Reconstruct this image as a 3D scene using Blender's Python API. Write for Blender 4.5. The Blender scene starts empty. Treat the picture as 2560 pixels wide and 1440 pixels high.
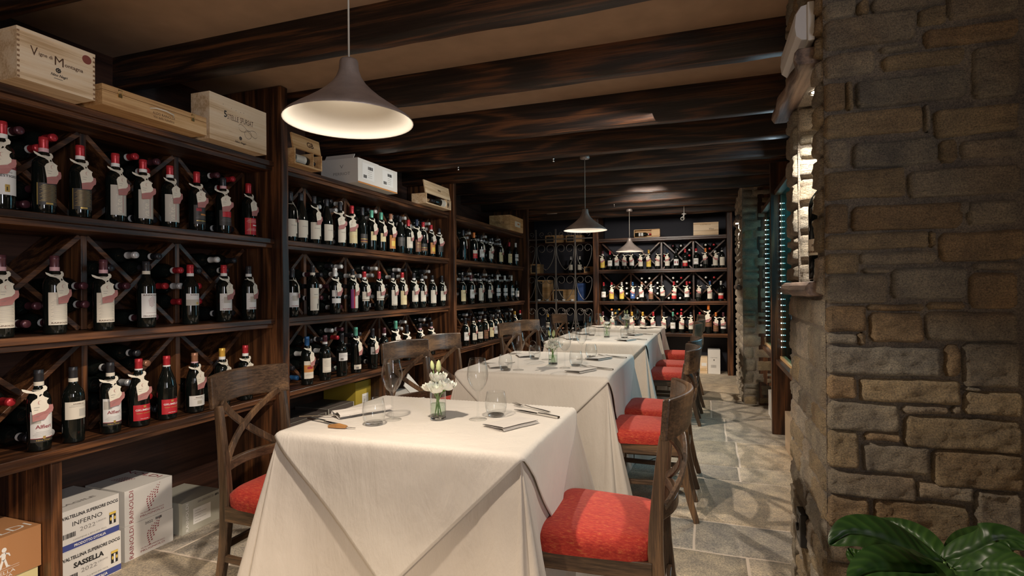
import bpy, math, random
from mathutils import Vector, Matrix, noise
R = math.radians
PI = math.pi
random.seed(7)
S = bpy.context.scene
COL = S.collection

# ------------------------------------------------------------------ camera
H = 1.25
F = 1380.0
TH = R(19.36)
ROLL = R(0.49)
fwd = Vector((-math.sin(TH), math.cos(TH), 0))
rgt = Vector((math.cos(TH), math.sin(TH), 0))
upv = Vector((0, 0, 1))
cr = rgt * math.cos(ROLL) - upv * math.sin(ROLL)
cu = upv * math.cos(ROLL) + rgt * math.sin(ROLL)
cam_data = bpy.data.cameras.new('camera')
cam_data.sensor_width = 36
cam_data.lens = F / 2560 * 36
cam_data.shift_y = 2 / 2560
cam_data.clip_start = 0.05
cam = bpy.data.objects.new('camera', cam_data)
COL.objects.link(cam)
m = Matrix.Identity(4)
for i in range(3):
    m[i][0] = cr[i]; m[i][1] = cu[i]; m[i][2] = -fwd[i]
m[2][3] = H
cam.matrix_world = m
S.camera = cam


def ray(px, py):
    return fwd + cr * ((px - 1280) / F) + cu * ((722 - py) / F)


def onX(px, py, X):
    d = ray(px, py); t = X / d.x
    return Vector((X, d.y * t, H + d.z * t))


def onY(px, py, Y):
    d = ray(px, py); t = Y / d.y
    return Vector((d.x * t, Y, H + d.z * t))


def onZ(px, py, z):
    d = ray(px, py); t = (z - H) / d.z
    return Vector((d.x * t, d.y * t, z))


# ------------------------------------------------------------------ world, exposure, lights
w = bpy.data.worlds.new('world'); S.world = w; w.use_nodes = True
w.node_tree.nodes['Background'].inputs[0].default_value = (0.75, 0.86, 1.0, 1)
w.node_tree.nodes['Background'].inputs[1].default_value = 0.022
S.view_settings.view_transform = 'Standard'
S.view_settings.look = 'None'
S.view_settings.exposure = 0.0
S.view_settings.gamma = 1.0
S.view_settings.use_curve_mapping = False


def area(name, loc, target, size, size_y, energy, color):
    l = bpy.data.lights.new(name, 'AREA'); l.shape = 'RECTANGLE'
    l.size = size; l.size_y = size_y; l.energy = energy; l.color = color
    o = bpy.data.objects.new(name, l); COL.objects.link(o)
    o.location = loc
    o.rotation_euler = (Vector(target) - Vector(loc)).to_track_quat('-Z', 'Y').to_euler()
    return o


PEND_E = 64
# added fill lights: one aimed at the near rack, one from behind the camera
wl = area('window_daylight', (1.7, -0.9, 1.7), (-2.4, 1.7, 1.75), 0.5, 1.4, 11, (0.96, 0.95, 1.0))
wl.data.spread = R(85)
area('rear_fill_light', (0.6, -2.3, 1.6), (-0.8, 4, 1.0), 2.2, 1.6, 8, (1.0, 0.90, 0.78))
for nm_, a_, b_, e_0 in (('far_fill_light', (-0.6, 5.9, 2.2), (-0.7, 8.6, 1.25), 9), ('middle_fill_light', (-0.3, 3.3, 2.2), (-2.4, 4.1, 1.45), 6)):
    q_ = area(nm_, a_, b_, 0.3, 0.2, e_0, (1.0, 0.91, 0.80)); q_.data.spread = R(75)  # added fill for the far and left racks, no fixtures at these spots
area('cabinet_glow_light', (0.56, 4.6, 1.5), (-2.3, 4.2, 1.2), 0.16, 1.4, 8, (0.66, 0.86, 1.0))
area('cabinet_teal_light', (0.78, 5.75, 1.55), (0.60, 5.75, 1.5), 0.9, 0.9, 2.5, (0.10, 0.75, 0.85))
area('cabinet_teal_light', (0.80, 4.65, 1.55), (0.60, 4.65, 1.5), 0.9, 0.9, 6.0, (0.10, 0.65, 0.85))


# ------------------------------------------------------------------ materials
def nt(name):
    mt = bpy.data.materials.new(name); mt.use_nodes = True
    t = mt.node_tree
    return mt, t, t.nodes['Principled BSDF']


def N(t, typ, **kw):
    n = t.nodes.new(typ)
    for k, v in kw.items():
        if k in n.inputs: n.inputs[k].default_value = v
        else: setattr(n, k, v)
    return n


def c4(c): return (c[0], c[1], c[2], 1)


def ramp(t, stops):
    n = t.nodes.new('ShaderNodeValToRGB')
    e = n.color_ramp.elements
    while len(e) < len(stops): e.new(0.5)
    for i, (p, c) in enumerate(stops):
        e[i].position = p; e[i].color = c4(c)
    return n


def plain(name, col, rough=0.5, metal=0.0, spec=0.5, bump=0, bscale=80, var=0.0):
    mt, t, b = nt(name)
    b.inputs['Base Color'].default_value = c4(col)
    b.inputs['Roughness'].default_value = rough
    b.inputs['Metallic'].default_value = metal
    b.inputs['Specular IOR Level'].default_value = spec
    tc = N(t, 'ShaderNodeTexCoord')
    if var:
        n = N(t, 'ShaderNodeTexNoise', Scale=9.0, Detail=6.0)
        t.links.new(tc.outputs['Object'], n.inputs['Vector'])
        r = ramp(t, [(0.3, [max(0, c * (1 - var)) for c in col]), (0.7, [min(1, c * (1 + var)) for c in col])])
        t.links.new(n.outputs['Fac'], r.inputs['Fac'])
        t.links.new(r.outputs['Color'], b.inputs['Base Color'])
    if bump:
        n = N(t, 'ShaderNodeTexNoise', Scale=float(bscale), Detail=8.0, Roughness=0.6)
        t.links.new(tc.outputs['Object'], n.inputs['Vector'])
        bp = N(t, 'ShaderNodeBump', Strength=bump, Distance=0.01)
        t.links.new(n.outputs['Fac'], bp.inputs['Height'])
        t.links.new(bp.outputs['Normal'], b.inputs['Normal'])
    return mt


def wood(name, dark, mid, light, axis='Y', rough=0.42, scale=1.0, bump=0.25, figure=1.0):
    mt, t, b = nt(name)
    tc = N(t, 'ShaderNodeTexCoord')
    oi = N(t, 'ShaderNodeObjectInfo')
    va = N(t, 'ShaderNodeVectorMath', operation='MULTIPLY_ADD')
    va.inputs[1].default_value = (1, 1, 1)
    cmb = N(t, 'ShaderNodeCombineXYZ')
    mul = N(t, 'ShaderNodeMath', operation='MULTIPLY'); mul.inputs[1].default_value = 37.0
    t.links.new(oi.outputs['Random'], mul.inputs[0])
    for i in range(3): t.links.new(mul.outputs[0], cmb.inputs[i])
    t.links.new(tc.outputs['Object'], va.inputs[0]); t.links.new(cmb.outputs[0], va.inputs[2])
    mp = N(t, 'ShaderNodeMapping')
    k = [7.0 * scale] * 3; k['XYZ'.index(axis)] = 0.7 * scale
    mp.inputs['Scale'].default_value = k
    t.links.new(va.outputs[0], mp.inputs['Vector'])
    n1 = N(t, 'ShaderNodeTexNoise', Scale=1.0, Detail=2.0, Roughness=0.5)
    t.links.new(mp.outputs[0], n1.inputs['Vector'])
    m2 = N(t, 'ShaderNodeMath', operation='MULTIPLY'); m2.inputs[1].default_value = 34.0 * figure
    t.links.new(n1.outputs['Fac'], m2.inputs[0])
    sn = N(t, 'ShaderNodeMath', operation='SINE'); t.links.new(m2.outputs[0], sn.inputs[0])
    mp2 = N(t, 'ShaderNodeMapping')
    k2 = [90.0 * scale] * 3; k2['XYZ'.index(axis)] = 2.5 * scale
    mp2.inputs['Scale'].default_value = k2
    t.links.new(va.outputs[0], mp2.inputs['Vector'])
    n2 = N(t, 'ShaderNodeTexNoise', Scale=1.0, Detail=6.0, Roughness=0.75)
    t.links.new(mp2.outputs[0], n2.inputs['Vector'])
    mx = N(t, 'ShaderNodeMath', operation='MULTIPLY_ADD'); mx.inputs[1].default_value = 0.13
    t.links.new(sn.outputs[0], mx.inputs[0]); t.links.new(n2.outputs['Fac'], mx.inputs[2])
    r = ramp(t, [(0.28, dark), (0.5, mid), (0.74, light)])
    t.links.new(mx.outputs[0], r.inputs['Fac'])
    t.links.new(r.outputs['Color'], b.inputs['Base Color'])
    b.inputs['Roughness'].default_value = rough
    bp = N(t, 'ShaderNodeBump', Strength=bump, Distance=0.004)
    t.links.new(mx.outputs[0], bp.inputs['Height'])
    t.links.new(bp.outputs['Normal'], b.inputs['Normal'])
    return mt


M = {}
for ax in 'XYZ':
    M['rack' + ax] = wood('rack_wood_' + ax, (0.016, 0.007, 0.004), (0.060, 0.024, 0.011), (0.200, 0.080, 0.030), ax, 0.38)
    M['beam' + ax] = wood('beam_wood_' + ax, (0.005, 0.003, 0.0025), (0.020, 0.0095, 0.006), (0.12, 0.045, 0.016), ax, 0.42, 0.75, 0.6, 1.6)
    M['chair' + ax] = wood('chair_wood_' + ax, (0.035, 0.021, 0.013), (0.105, 0.062, 0.036), (0.24, 0.135, 0.065), ax, 0.33, 1.6, 0.12, 0.35)
    M['pine' + ax] = wood('pine_wood_' + ax, (0.58, 0.38, 0.20), (0.82, 0.62, 0.40), (0.88, 0.72, 0.52), ax, 0.6, 1.1, 0.05, 0.6)
    M['pined' + ax] = wood('honey_pine_wood_' + ax, (0.46, 0.24, 0.09), (0.68, 0.42, 0.19), (0.78, 0.54, 0.29), ax, 0.55, 1.2, 0.05, 0.6)
M['ceil'] = plain('ceiling_plaster', (0.40, 0.27, 0.18), 0.9, bump=0.05, bscale=25, var=0.08)
M['darkwall'] = plain('dark_wall_paint', (0.030, 0.030, 0.042), 0.7)
M['wallpaint'] = plain('warm_wall_paint', (0.35, 0.26, 0.2), 0.85, bump=0.08)
M['backpanel'] = wood('rack_back_panel_wood', (0.022, 0.009, 0.006), (0.045, 0.019, 0.012), (0.075, 0.032, 0.019), 'Y', 0.55, 1.0, 0.1)
M['black'] = plain('black_plastic', (0.012, 0.012, 0.013), 0.35)
M['white'] = plain('white_plastic', (0.72, 0.70, 0.66), 0.45)
M['iron'] = plain('wrought_iron', (0.24, 0.22, 0.20), 0.36, metal=0.7, bump=0.15, bscale=60)
M['steel'] = plain('cutlery_steel', (0.68, 0.66, 0.63), 0.16, metal=1.0)
M['knifehandle'] = plain('amber_handle', (0.42, 0.20, 0.06), 0.35)
M['bronze'] = plain('lamp_bronze', (0.36, 0.30, 0.27), 0.45, metal=0.55, bump=0.25, bscale=45, var=0.25)
M['lampin'] = plain('lamp_inside_white', (0.86, 0.84, 0.78), 0.5)
M['cord'] = plain('lamp_cord', (0.45, 0.42, 0.36), 0.6)
M['bottle'] = plain('dark_bottle_glass', (0.006, 0.008, 0.007), 0.06, spec=0.6)
M['paper'] = plain('cream_paper', (0.78, 0.72, 0.60), 0.6)
M['paperw'] = plain('white_paper', (0.84, 0.83, 0.80), 0.6)
M['papery'] = plain('yellowish_paper', (0.78, 0.66, 0.38), 0.6)
M['paperg'] = plain('grey_paper', (0.56, 0.53, 0.46), 0.6)
M['tagcream'] = plain('tag_cream_card', (0.86, 0.80, 0.66), 0.6)
M['tagpink'] = plain('tag_wine_pink_card', (0.47, 0.20, 0.185), 0.6)
M['inkred'] = plain('red_ink', (0.38, 0.03, 0.04), 0.6)
M['inkblack'] = plain('black_ink', (0.02, 0.018, 0.018), 0.6)
M['inkbrown'] = plain('burnt_brown_ink', (0.10, 0.045, 0.02), 0.7)
M['inkgrey'] = plain('grey_ink', (0.28, 0.26, 0.24), 0.7)
M['inkwhite'] = plain('white_ink', (0.85, 0.83, 0.80), 0.6)
M['inkgold'] = plain('gold_ink', (0.62, 0.42, 0.12), 0.4, metal=0.4)
M['inkblue'] = plain('blue_ink', (0.055, 0.075, 0.27), 0.6)
M['inkwine'] = plain('wine_ink', (0.30, 0.05, 0.06), 0.6)
M['labred'] = plain('red_label', (0.55, 0.02, 0.03), 0.5)
M['labdark'] = plain('dark_label', (0.05, 0.045, 0.04), 0.5)
M['labblue'] = plain('blue_label', (0.05, 0.12, 0.35), 0.5)
M['laborange'] = plain('orange_label', (0.58, 0.24, 0.06), 0.5)
M['labyellow'] = plain('yellow_label', (0.80, 0.56, 0.10), 0.5)
M['labpurple'] = plain('purple_label', (0.20, 0.03, 0.16), 0.5)
M['labbrown'] = plain('brown_label', (0.20, 0.09, 0.05), 0.5)
CAPS = {'red': (0.50, 0.03, 0.04), 'black': (0.03, 0.03, 0.035), 'plum': (0.11, 0.035, 0.045), 'silver': (0.62, 0.61, 0.60),
        'gold': (0.72, 0.42, 0.07), 'green': (0.12, 0.42, 0.30), 'blue': (0.03, 0.12, 0.30), 'orange': (0.75, 0.22, 0.05),
        'white': (0.80, 0.79, 0.75), 'copper': (0.36, 0.17, 0.10), 'navy': (0.02, 0.035, 0.07)}
for k, v in CAPS.items():
    M['cap' + k] = plain(k + '_capsule_foil', v, 0.32, metal=0.25)
M['carton'] = plain('brown_carton', (0.46, 0.22, 0.09), 0.75, bump=0.03)
M['cartonk'] = plain('kraft_carton', (0.45, 0.33, 0.22), 0.8, bump=0.03)
M['cartonw'] = plain('white_carton', (0.76, 0.73, 0.68), 0.7, bump=0.02)
M['cartong'] = plain('grey_beige_carton', (0.46, 0.45, 0.38), 0.7, bump=0.02)
M['cartony'] = plain('yellow_carton', (0.74, 0.66, 0.34), 0.7)
M['cartonm'] = plain('mustard_carton', (0.40, 0.30, 0.03), 0.7)
M['cartond'] = plain('dark_carton', (0.085, 0.068, 0.06), 0.6)
M['stonegrout'] = plain('floor_grout', (0.66, 0.56, 0.46), 0.9, bump=0.4, bscale=120)
M['brass'] = plain('brass', (0.60, 0.45, 0.20), 0.3, metal=1.0)
M['petal'] = plain('white_petals', (0.90, 0.89, 0.80), 0.55)
M['petal'].node_tree.nodes['Principled BSDF'].inputs['Subsurface Weight'].default_value = 0.15
M['bud'] = plain('green_bud', (0.62, 0.68, 0.32), 0.5)
M['stem'] = plain('flower_stem', (0.16, 0.30, 0.07), 0.45)
M['soil'] = plain('potting_soil', (0.05, 0.035, 0.025), 0.9, bump=0.5)
M['pot'] = plain('plant_pot', (0.22, 0.20, 0.18), 0.6)


def glass_thin(name, tint=(1, 1, 1), fac=1.0):
    mt = bpy.data.materials.new(name); mt.use_nodes = True
    t = mt.node_tree; t.nodes.clear()
    out = N(t, 'ShaderNodeOutputMaterial')
    tr = N(t, 'ShaderNodeBsdfTransparent')
    lw_ = N(t, 'ShaderNodeLayerWeight', Blend=0.5)
    rp = ramp(t, [(0.0, tint), (0.72, [c * .97 for c in tint]), (0.93, [c * .78 for c in tint])])
    t.links.new(lw_.outputs['Facing'], rp.inputs['Fac']); t.links.new(rp.outputs['Color'], tr.inputs[0])
    gl = N(t, 'ShaderNodeBsdfGlossy', Roughness=0.02)
    gl.inputs[0].default_value = (1, 1, 1, 1)
    mx = N(t, 'ShaderNodeMixShader')
    fr = N(t, 'ShaderNodeLayerWeight', Blend=0.28)
    mu = N(t, 'ShaderNodeMath', operation='MULTIPLY_ADD'); mu.inputs[1].default_value = 0.78 * fac; mu.inputs[2].default_value = 0.0
    t.links.new(fr.outputs['Facing'], mu.inputs[0])
    pw = N(t, 'ShaderNodeMath', operation='POWER'); pw.inputs[1].default_value = 2.0
    t.links.new(mu.outputs[0], pw.inputs[0])
    ad = N(t, 'ShaderNodeMath', operation='ADD'); ad.inputs[1].default_value = 0.018
    t.links.new(pw.outputs[0], ad.inputs[0])
    t.links.new(ad.outputs[0], mx.inputs[0])
    t.links.new(tr.outputs[0], mx.inputs[1]); t.links.new(gl.outputs[0], mx.inputs[2])
    t.links.new(mx.outputs[0], out.inputs[0])
    return mt


M['glass'] = glass_thin('clear_thin_glass', (0.985, 0.99, 0.99))
M['pane'] = glass_thin('cabinet_pane_glass', (0.72, 0.92, 0.95), 0.6)
M['water'] = glass_thin('vase_water', (0.85, 0.93, 0.86), 0.6)
mt, t, b = nt('solid_clear_glass')
b.inputs['Transmission Weight'].default_value = 1.0; b.inputs['Roughness'].default_value = 0.0; b.inputs['IOR'].default_value = 1.45
M['glasssolid'] = mt


def emis(name, col, s):
    mt = bpy.data.materials.new(name); mt.use_nodes = True
    t = mt.node_tree; t.nodes.clear()
    o = N(t, 'ShaderNodeOutputMaterial'); e = N(t, 'ShaderNodeEmission'); e.inputs[0].default_value = c4(col); e.inputs[1].default_value = s
    t.links.new(e.outputs[0], o.inputs[0]); return mt


M['bulb'] = emis('warm_bulb', (1.0, 0.86, 0.70), 6)
M['led'] = emis('cool_led', (0.50, 0.93, 1.0), 14)
M['spotface'] = emis('spot_lens', (1.0, 0.85, 0.65), 30)


def cloth_mat(name, col, weave=900):
    mt, t, b = nt(name)
    b.inputs['Roughness'].default_value = 0.85
    b.inputs['Sheen Weight'].default_value = 0.25
    tc = N(t, 'ShaderNodeTexCoord')
    n = N(t, 'ShaderNodeTexNoise', Scale=6.0, Detail=5.0, Distortion=0.2)
    t.links.new(tc.outputs['Object'], n.inputs['Vector'])
    r = ramp(t, [(0.3, [c * 0.95 for c in col]), (0.7, col)])
    t.links.new(n.outputs['Fac'], r.inputs['Fac']); t.links.new(r.outputs['Color'], b.inputs['Base Color'])
    mp = N(t, 'ShaderNodeMapping'); mp.inputs['Scale'].default_value = (3.2, 3.2, 1.0); mp.inputs['Rotation'].default_value = (0, 0.7, 0.0)
    t.links.new(tc.outputs['Object'], mp.inputs['Vector'])
    n3 = N(t, 'ShaderNodeTexNoise', Scale=5.0, Detail=6.0, Distortion=0.3, Roughness=0.6)
    t.links.new(mp.outputs[0], n3.inputs['Vector'])
    n2 = N(t, 'ShaderNodeTexNoise', Scale=float(weave), Detail=2.0)
    t.links.new(tc.outputs['Object'], n2.inputs['Vector'])
    b1 = N(t, 'ShaderNodeBump', Strength=0.5, Distance=0.012)
    t.links.new(n3.outputs['Fac'], b1.inputs['Height'])
    b2 = N(t, 'ShaderNodeBump', Strength=0.15, Distance=0.001)
    t.links.new(n2.outputs['Fac'], b2.inputs['Height']); t.links.new(b1.outputs[0], b2.inputs['Normal'])
    t.links.new(b2.outputs[0], b.inputs['Normal'])
    return mt


M['linen'] = cloth_mat('beige_linen', (0.69, 0.635, 0.56))
M['linen2'] = cloth_mat('taupe_linen', (0.58, 0.52, 0.45))
M['napkin'] = cloth_mat('napkin_linen', (0.66, 0.61, 0.55))

mt, t, b = nt('red_seat_fabric')
b.inputs['Roughness'].default_value = 0.85; b.inputs['Sheen Weight'].default_value = 0.05
tc = N(t, 'ShaderNodeTexCoord'); mp = N(t, 'ShaderNodeMapping'); mp.inputs['Scale'].default_value = (55, 260, 160)
t.links.new(tc.outputs['Object'], mp.inputs['Vector'])
n = N(t, 'ShaderNodeTexNoise', Scale=1.0, Detail=4.0, Roughness=0.7); t.links.new(mp.outputs[0], n.inputs['Vector'])
r = ramp(t, [(0.35, (0.30, 0.014, 0.009)), (0.55, (0.46, 0.036, 0.018)), (0.72, (0.52, 0.15, 0.045))])
t.links.new(n.outputs['Fac'], r.inputs['Fac']); t.links.new(r.outputs['Color'], b.inputs['Base Color'])
bp = N(t, 'ShaderNodeBump', Strength=0.4, Distance=0.002); t.links.new(n.outputs['Fac'], bp.inputs['Height']); t.links.new(bp.outputs[0], b.inputs['Normal'])
M['seat'] = mt


def stone_mat(name, grain=55.0, rough=0.85, bump=0.8, cracks=True):
    mt, t, b = nt(name)
    b.inputs['Roughness'].default_value = rough
    b.inputs['Specular IOR Level'].default_value = 0.35
    at = N(t, 'ShaderNodeAttribute', attribute_name='tint')
    tc = N(t, 'ShaderNodeTexCoord')
    n1 = N(t, 'ShaderNodeTexNoise', Scale=9.0, Detail=6.0, Roughness=0.65)
    n2 = N(t, 'ShaderNodeTexNoise', Scale=grain * 4, Detail=4.0, Roughness=0.85)
    t.links.new(tc.outputs['Object'], n1.inputs['Vector']); t.links.new(tc.outputs['Object'], n2.inputs['Vector'])
    r1 = ramp(t, [(0.3, (0.62, 0.60, 0.60)), (0.7, (1.25, 1.15, 1.0))])
    r2 = ramp(t, [(0.34, (0.40, 0.41, 0.45)), (0.5, (1, 1, 1)), (0.66, (1.6, 1.5, 1.35))])
    t.links.new(n1.outputs['Fac'], r1.inputs['Fac']); t.links.new(n2.outputs['Fac'], r2.inputs['Fac'])
    a = N(t, 'ShaderNodeMixRGB', blend_type='MULTIPLY'); a.inputs[0].default_value = 1
    c = N(t, 'ShaderNodeMixRGB', blend_type='MULTIPLY'); c.inputs[0].default_value = 1
    t.links.new(at.outputs['Color'], a.inputs[1]); t.links.new(r1.outputs[0], a.inputs[2])
    t.links.new(a.outputs[0], c.inputs[1]); t.links.new(r2.outputs[0], c.inputs[2])
    t.links.new(c.outputs[0], b.inputs['Base Color'])
    mp = N(t, 'ShaderNodeMapping'); mp.inputs['Scale'].default_value = (1, 1, 2.6)
    t.links.new(tc.outputs['Object'], mp.inputs['Vector'])
    n3 = N(t, 'ShaderNodeTexNoise', Scale=grain, Detail=8.0, Roughness=0.7)
    t.links.new(mp.outputs[0], n3.inputs['Vector'])
    bp = N(t, 'ShaderNodeBump', Strength=bump, Distance=0.018)
    t.links.new(n3.outputs['Fac'], bp.inputs['Height']); t.links.new(bp.outputs[0], b.inputs['Normal'])
    return mt


M['stone'] = stone_mat('rough_wall_stone', 60.0, 0.85, 1.0)
M['slab'] = stone_mat('floor_flagstone', 32.0, 0.62, 0.25)


# ------------------------------------------------------------------ mesh builder
class MB:
    def __init__(s):
        s.v = []; s.f = []; s.mi = []; s.sm = []; s.mats = []; s.col = None

    def mat(s, m):
        m = M[m] if isinstance(m, str) else m
        if m not in s.mats: s.mats.append(m)
        return s.mats.index(m)

    def add(s, vs, fs, m, smooth=False):
        o = len(s.v); k = s.mat(m)
        s.v += [tuple(v) for v in vs]
        for f in fs:
            s.f.append([i + o for i in f]); s.mi.append(k); s.sm.append(smooth)
        return s

    def box(s, x0, x1, y0, y1, z0, z1, m):
        vs = [(x, y, z) for z in (z0, z1) for y in (y0, y1) for x in (x0, x1)]
        return s.add(vs, [(0, 2, 3, 1), (4, 5, 7, 6), (0, 1, 5, 4), (2, 6, 7, 3), (0, 4, 6, 2), (1, 3, 7, 5)], m)

    def obox(s, c, u, v, w_, hu, hv, hw, m):
        c = Vector(c); u = Vector(u) * hu; v = Vector(v) * hv; w_ = Vector(w_) * hw
        vs = [c + a * u + b_ * v + d * w_ for d in (-1, 1) for b_ in (-1, 1) for a in (-1, 1)]
        return s.add(vs, [(0, 2, 3, 1), (4, 5, 7, 6), (0, 1, 5, 4), (2, 6, 7, 3), (0, 4, 6, 2), (1, 3, 7, 5)], m)

    def lathe(s, prof, m, seg=20, c=(0, 0, 0), smooth=True, a0=0.0, a1=2 * PI, axis='Z'):
        full = abs(a1 - a0 - 2 * PI) < 1e-6
        n = seg if full else seg + 1
        vs = []
        for (r, z) in prof:
            for i in range(n):
                a = a0 + (a1 - a0) * i / seg
                vs.append((c[0] + r * math.cos(a), c[1] + r * math.sin(a), c[2] + z))
        fs = []
        for j in range(len(prof) - 1):
            for i in range(seg):
                i2 = (i + 1) % n if full else i + 1
                fs.append((j * n + i, j * n + i2, (j + 1) * n + i2, (j + 1) * n + i))
        return s.add(vs, fs, m, smooth)

    def tube(s, pts, r, m, seg=8, smooth=True, cap=True):
        pts = [Vector(p) for p in pts]; vs = []; fs = []
        rr = r if isinstance(r, (list, tuple)) else [r] * len(pts)
        prev = None
        for i, p in enumerate(pts):
            tn = (pts[min(i + 1, len(pts) - 1)] - pts[max(i - 1, 0)]).normalized()
            if prev is None:
                a = tn.orthogonal().normalized()
            else:
                a = (prev - tn * prev.dot(tn)).normalized()
            prev = a; b_ = tn.cross(a)
            for k in range(seg):
                q = 2 * PI * k / seg
                vs.append(p + (a * math.cos(q) + b_ * math.sin(q)) * rr[i])
        for i in range(len(pts) - 1):
            for k in range(seg):
                k2 = (k + 1) % seg
                fs.append((i * seg + k, i * seg + k2, (i + 1) * seg + k2, (i + 1) * seg + k))
        if cap:
            fs.append(tuple(range(seg))[::-1]); fs.append(tuple((len(pts) - 1) * seg + k for k in range(seg)))
        return s.add(vs, fs, m, smooth)

    def sweep(s, pts, side, wd, th, m):
        """rectangular section along pts; side = unit vector of the wd direction"""
        pts = [Vector(p) for p in pts]; sd = Vector(side); vs = []; fs = []
        for i, p in enumerate(pts):
            tn = (pts[min(i + 1, len(pts) - 1)] - pts[max(i - 1, 0)]).normalized()
            nn = tn.cross(sd).normalized()
            a = wd[i] if isinstance(wd, (list, tuple)) else wd
            b_ = th[i] if isinstance(th, (list, tuple)) else th
            for (x, y) in ((-1, -1), (1, -1), (1, 1), (-1, 1)):
                vs.append(p + sd * (x * a / 2) + nn * (y * b_ / 2))
        for i in range(len(pts) - 1):
            for k in range(4):
                fs.append((i * 4 + k, i * 4 + (k + 1) % 4, (i + 1) * 4 + (k + 1) % 4, (i + 1) * 4 + k))
        fs.append((3, 2, 1, 0)); e = (len(pts) - 1) * 4; fs.append((e, e + 1, e + 2, e + 3))
        return s.add(vs, fs, m)

    def quad(s, o, u, v, m):
        o = Vector(o); u = Vector(u); v = Vector(v)
        return s.add([o, o + u, o + u + v, o + v], [(0, 1, 2, 3)], m)

    def mesh(s, name):
        me = bpy.data.meshes.new(name)
        me.from_pydata(s.v, [], s.f)
        for m_ in s.mats: me.materials.append(m_)
        me.polygons.foreach_set('material_index', s.mi)
        me.polygons.foreach_set('use_smooth', s.sm)
        if s.col is not None:
            ca = me.color_attributes.new('tint', 'FLOAT_COLOR', 'POINT')
            flat = []
            for c in s.col: flat += [c[0], c[1], c[2], 1.0]
            ca.data.foreach_set('color', flat)
        me.update()
        return me

    def obj(s, name, parent=None, loc=None, bevel=0, solid=0, seg=2):
        return link(name, s.mesh(name), parent, loc, bevel, solid, seg)


def link(name, me, parent=None, loc=None, bevel=0, solid=0, seg=2):
    o = bpy.data.objects.new(name, me); COL.objects.link(o)
    if parent is not None: o.parent = parent
    if loc is not None: o.location = loc
    if solid:
        q = o.modifiers.new('thickness', 'SOLIDIFY'); q.thickness = solid; q.offset = -1
    if bevel:
        q = o.modifiers.new('bevel', 'BEVEL'); q.width = bevel; q.segments = seg; q.limit_method = 'ANGLE'
    return o


def tag(o, label, cat, group=None):
    o['label'] = label; o['category'] = cat
    if group: o['group'] = group
    return o


def thing(name, label, cat, loc=(0, 0, 0), rz=0, group=None):
    o = bpy.data.objects.new(name, None); COL.objects.link(o)
    o.location = loc; o.rotation_euler = (0, 0, rz); o.empty_display_size = 0.1
    return tag(o, label, cat, group)


def struct(name, mb, **kw):
    o = mb.obj(name, **kw); o['kind'] = 'structure'; return o


TCACHE = {}


def text_geo(s, bold=0.0):
    key = (s, bold)
    if key not in TCACHE:
        c = bpy.data.curves.new('txt', 'FONT'); c.body = s; c.size = 1.0; c.resolution_u = 2
        c.align_x = 'CENTER'; c.align_y = 'CENTER'; c.offset = bold
        o = bpy.data.objects.new('txt', c)
        me = bpy.data.meshes.new_from_object(o)
        vs = [v.co.copy() for v in me.vertices]; fs = [tuple(p.vertices) for p in me.polygons]
        if vs:
            w_ = max(v.x for v in vs) - min(v.x for v in vs); h_ = max(v.y for v in vs) - min(v.y for v in vs)
            cx = (max(v.x for v in vs) + min(v.x for v in vs)) / 2; cy = (max(v.y for v in vs) + min(v.y for v in vs)) / 2
            vs = [Vector((v.x - cx, v.y - cy, 0)) for v in vs]
        else: w_ = h_ = 1
        bpy.data.objects.remove(o); bpy.data.meshes.remove(me); bpy.data.curves.remove(c)
        TCACHE[key] = (vs, fs, w_, h_)
    return TCACHE[key]


def text(mb, s, c, u, v, width, m, height=None, bold=0.0, fn=None, shear=0.0):
    """text centred at c; u = reading direction, v = up; width/height in metres"""
    vs, fs, w_, h_ = text_geo(s, bold)
    sx = width / w_; sy = (height / h_) if height else sx
    c = Vector(c); u = Vector(u); v = Vector(v)
    if fn: pts = [fn(p.x * sx + shear * p.y * sy, p.y * sy) for p in vs]
    else: pts = [c + u * (p.x * sx + shear * p.y * sy) + v * (p.y * sy) for p in vs]
    mb.add(pts, fs, m)


ORD = ['first', 'second', 'third', 'fourth', 'fifth', 'sixth', 'seventh', 'eighth', 'ninth', 'tenth', 'eleventh', 'twelfth',
       'thirteenth', 'fourteenth', 'fifteenth', 'sixteenth', 'seventeenth']

# ------------------------------------------------------------------ room shell
ZC = 2.44
XW = -2.83          # left wall
YB = 9.25           # far wall
fl = MB(); fl.box(-3.0, 2.6, -2.7, 9.4, -0.06, -0.001, 'stonegrout')
fl.col = [(0.5, 0.42, 0.33)] * len(fl.v)
y = -2.6
rs = random.Random(3)
TINTS_F = [(0.42, 0.385, 0.32), (0.38, 0.36, 0.32), (0.46, 0.41, 0.33), (0.35, 0.34, 0.315), (0.43, 0.385, 0.31)]
rows = [(-2.6, -2.0), (-2.0, -1.45), (-1.45, -0.9), (-0.9, -0.3), (-0.3, 0.25), (0.25, 0.8), (0.8, 1.35), (1.35, 1.95), (1.95, 2.42), (2.42, 2.76), (2.76, 3.12),
        (3.12, 3.82), (3.82, 4.12), (4.12, 4.78), (4.78, 5.6), (5.6, 6.5), (6.5, 7.0), (7.0, 7.6), (7.6, 8.3), (8.3, 9.3)]
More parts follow.
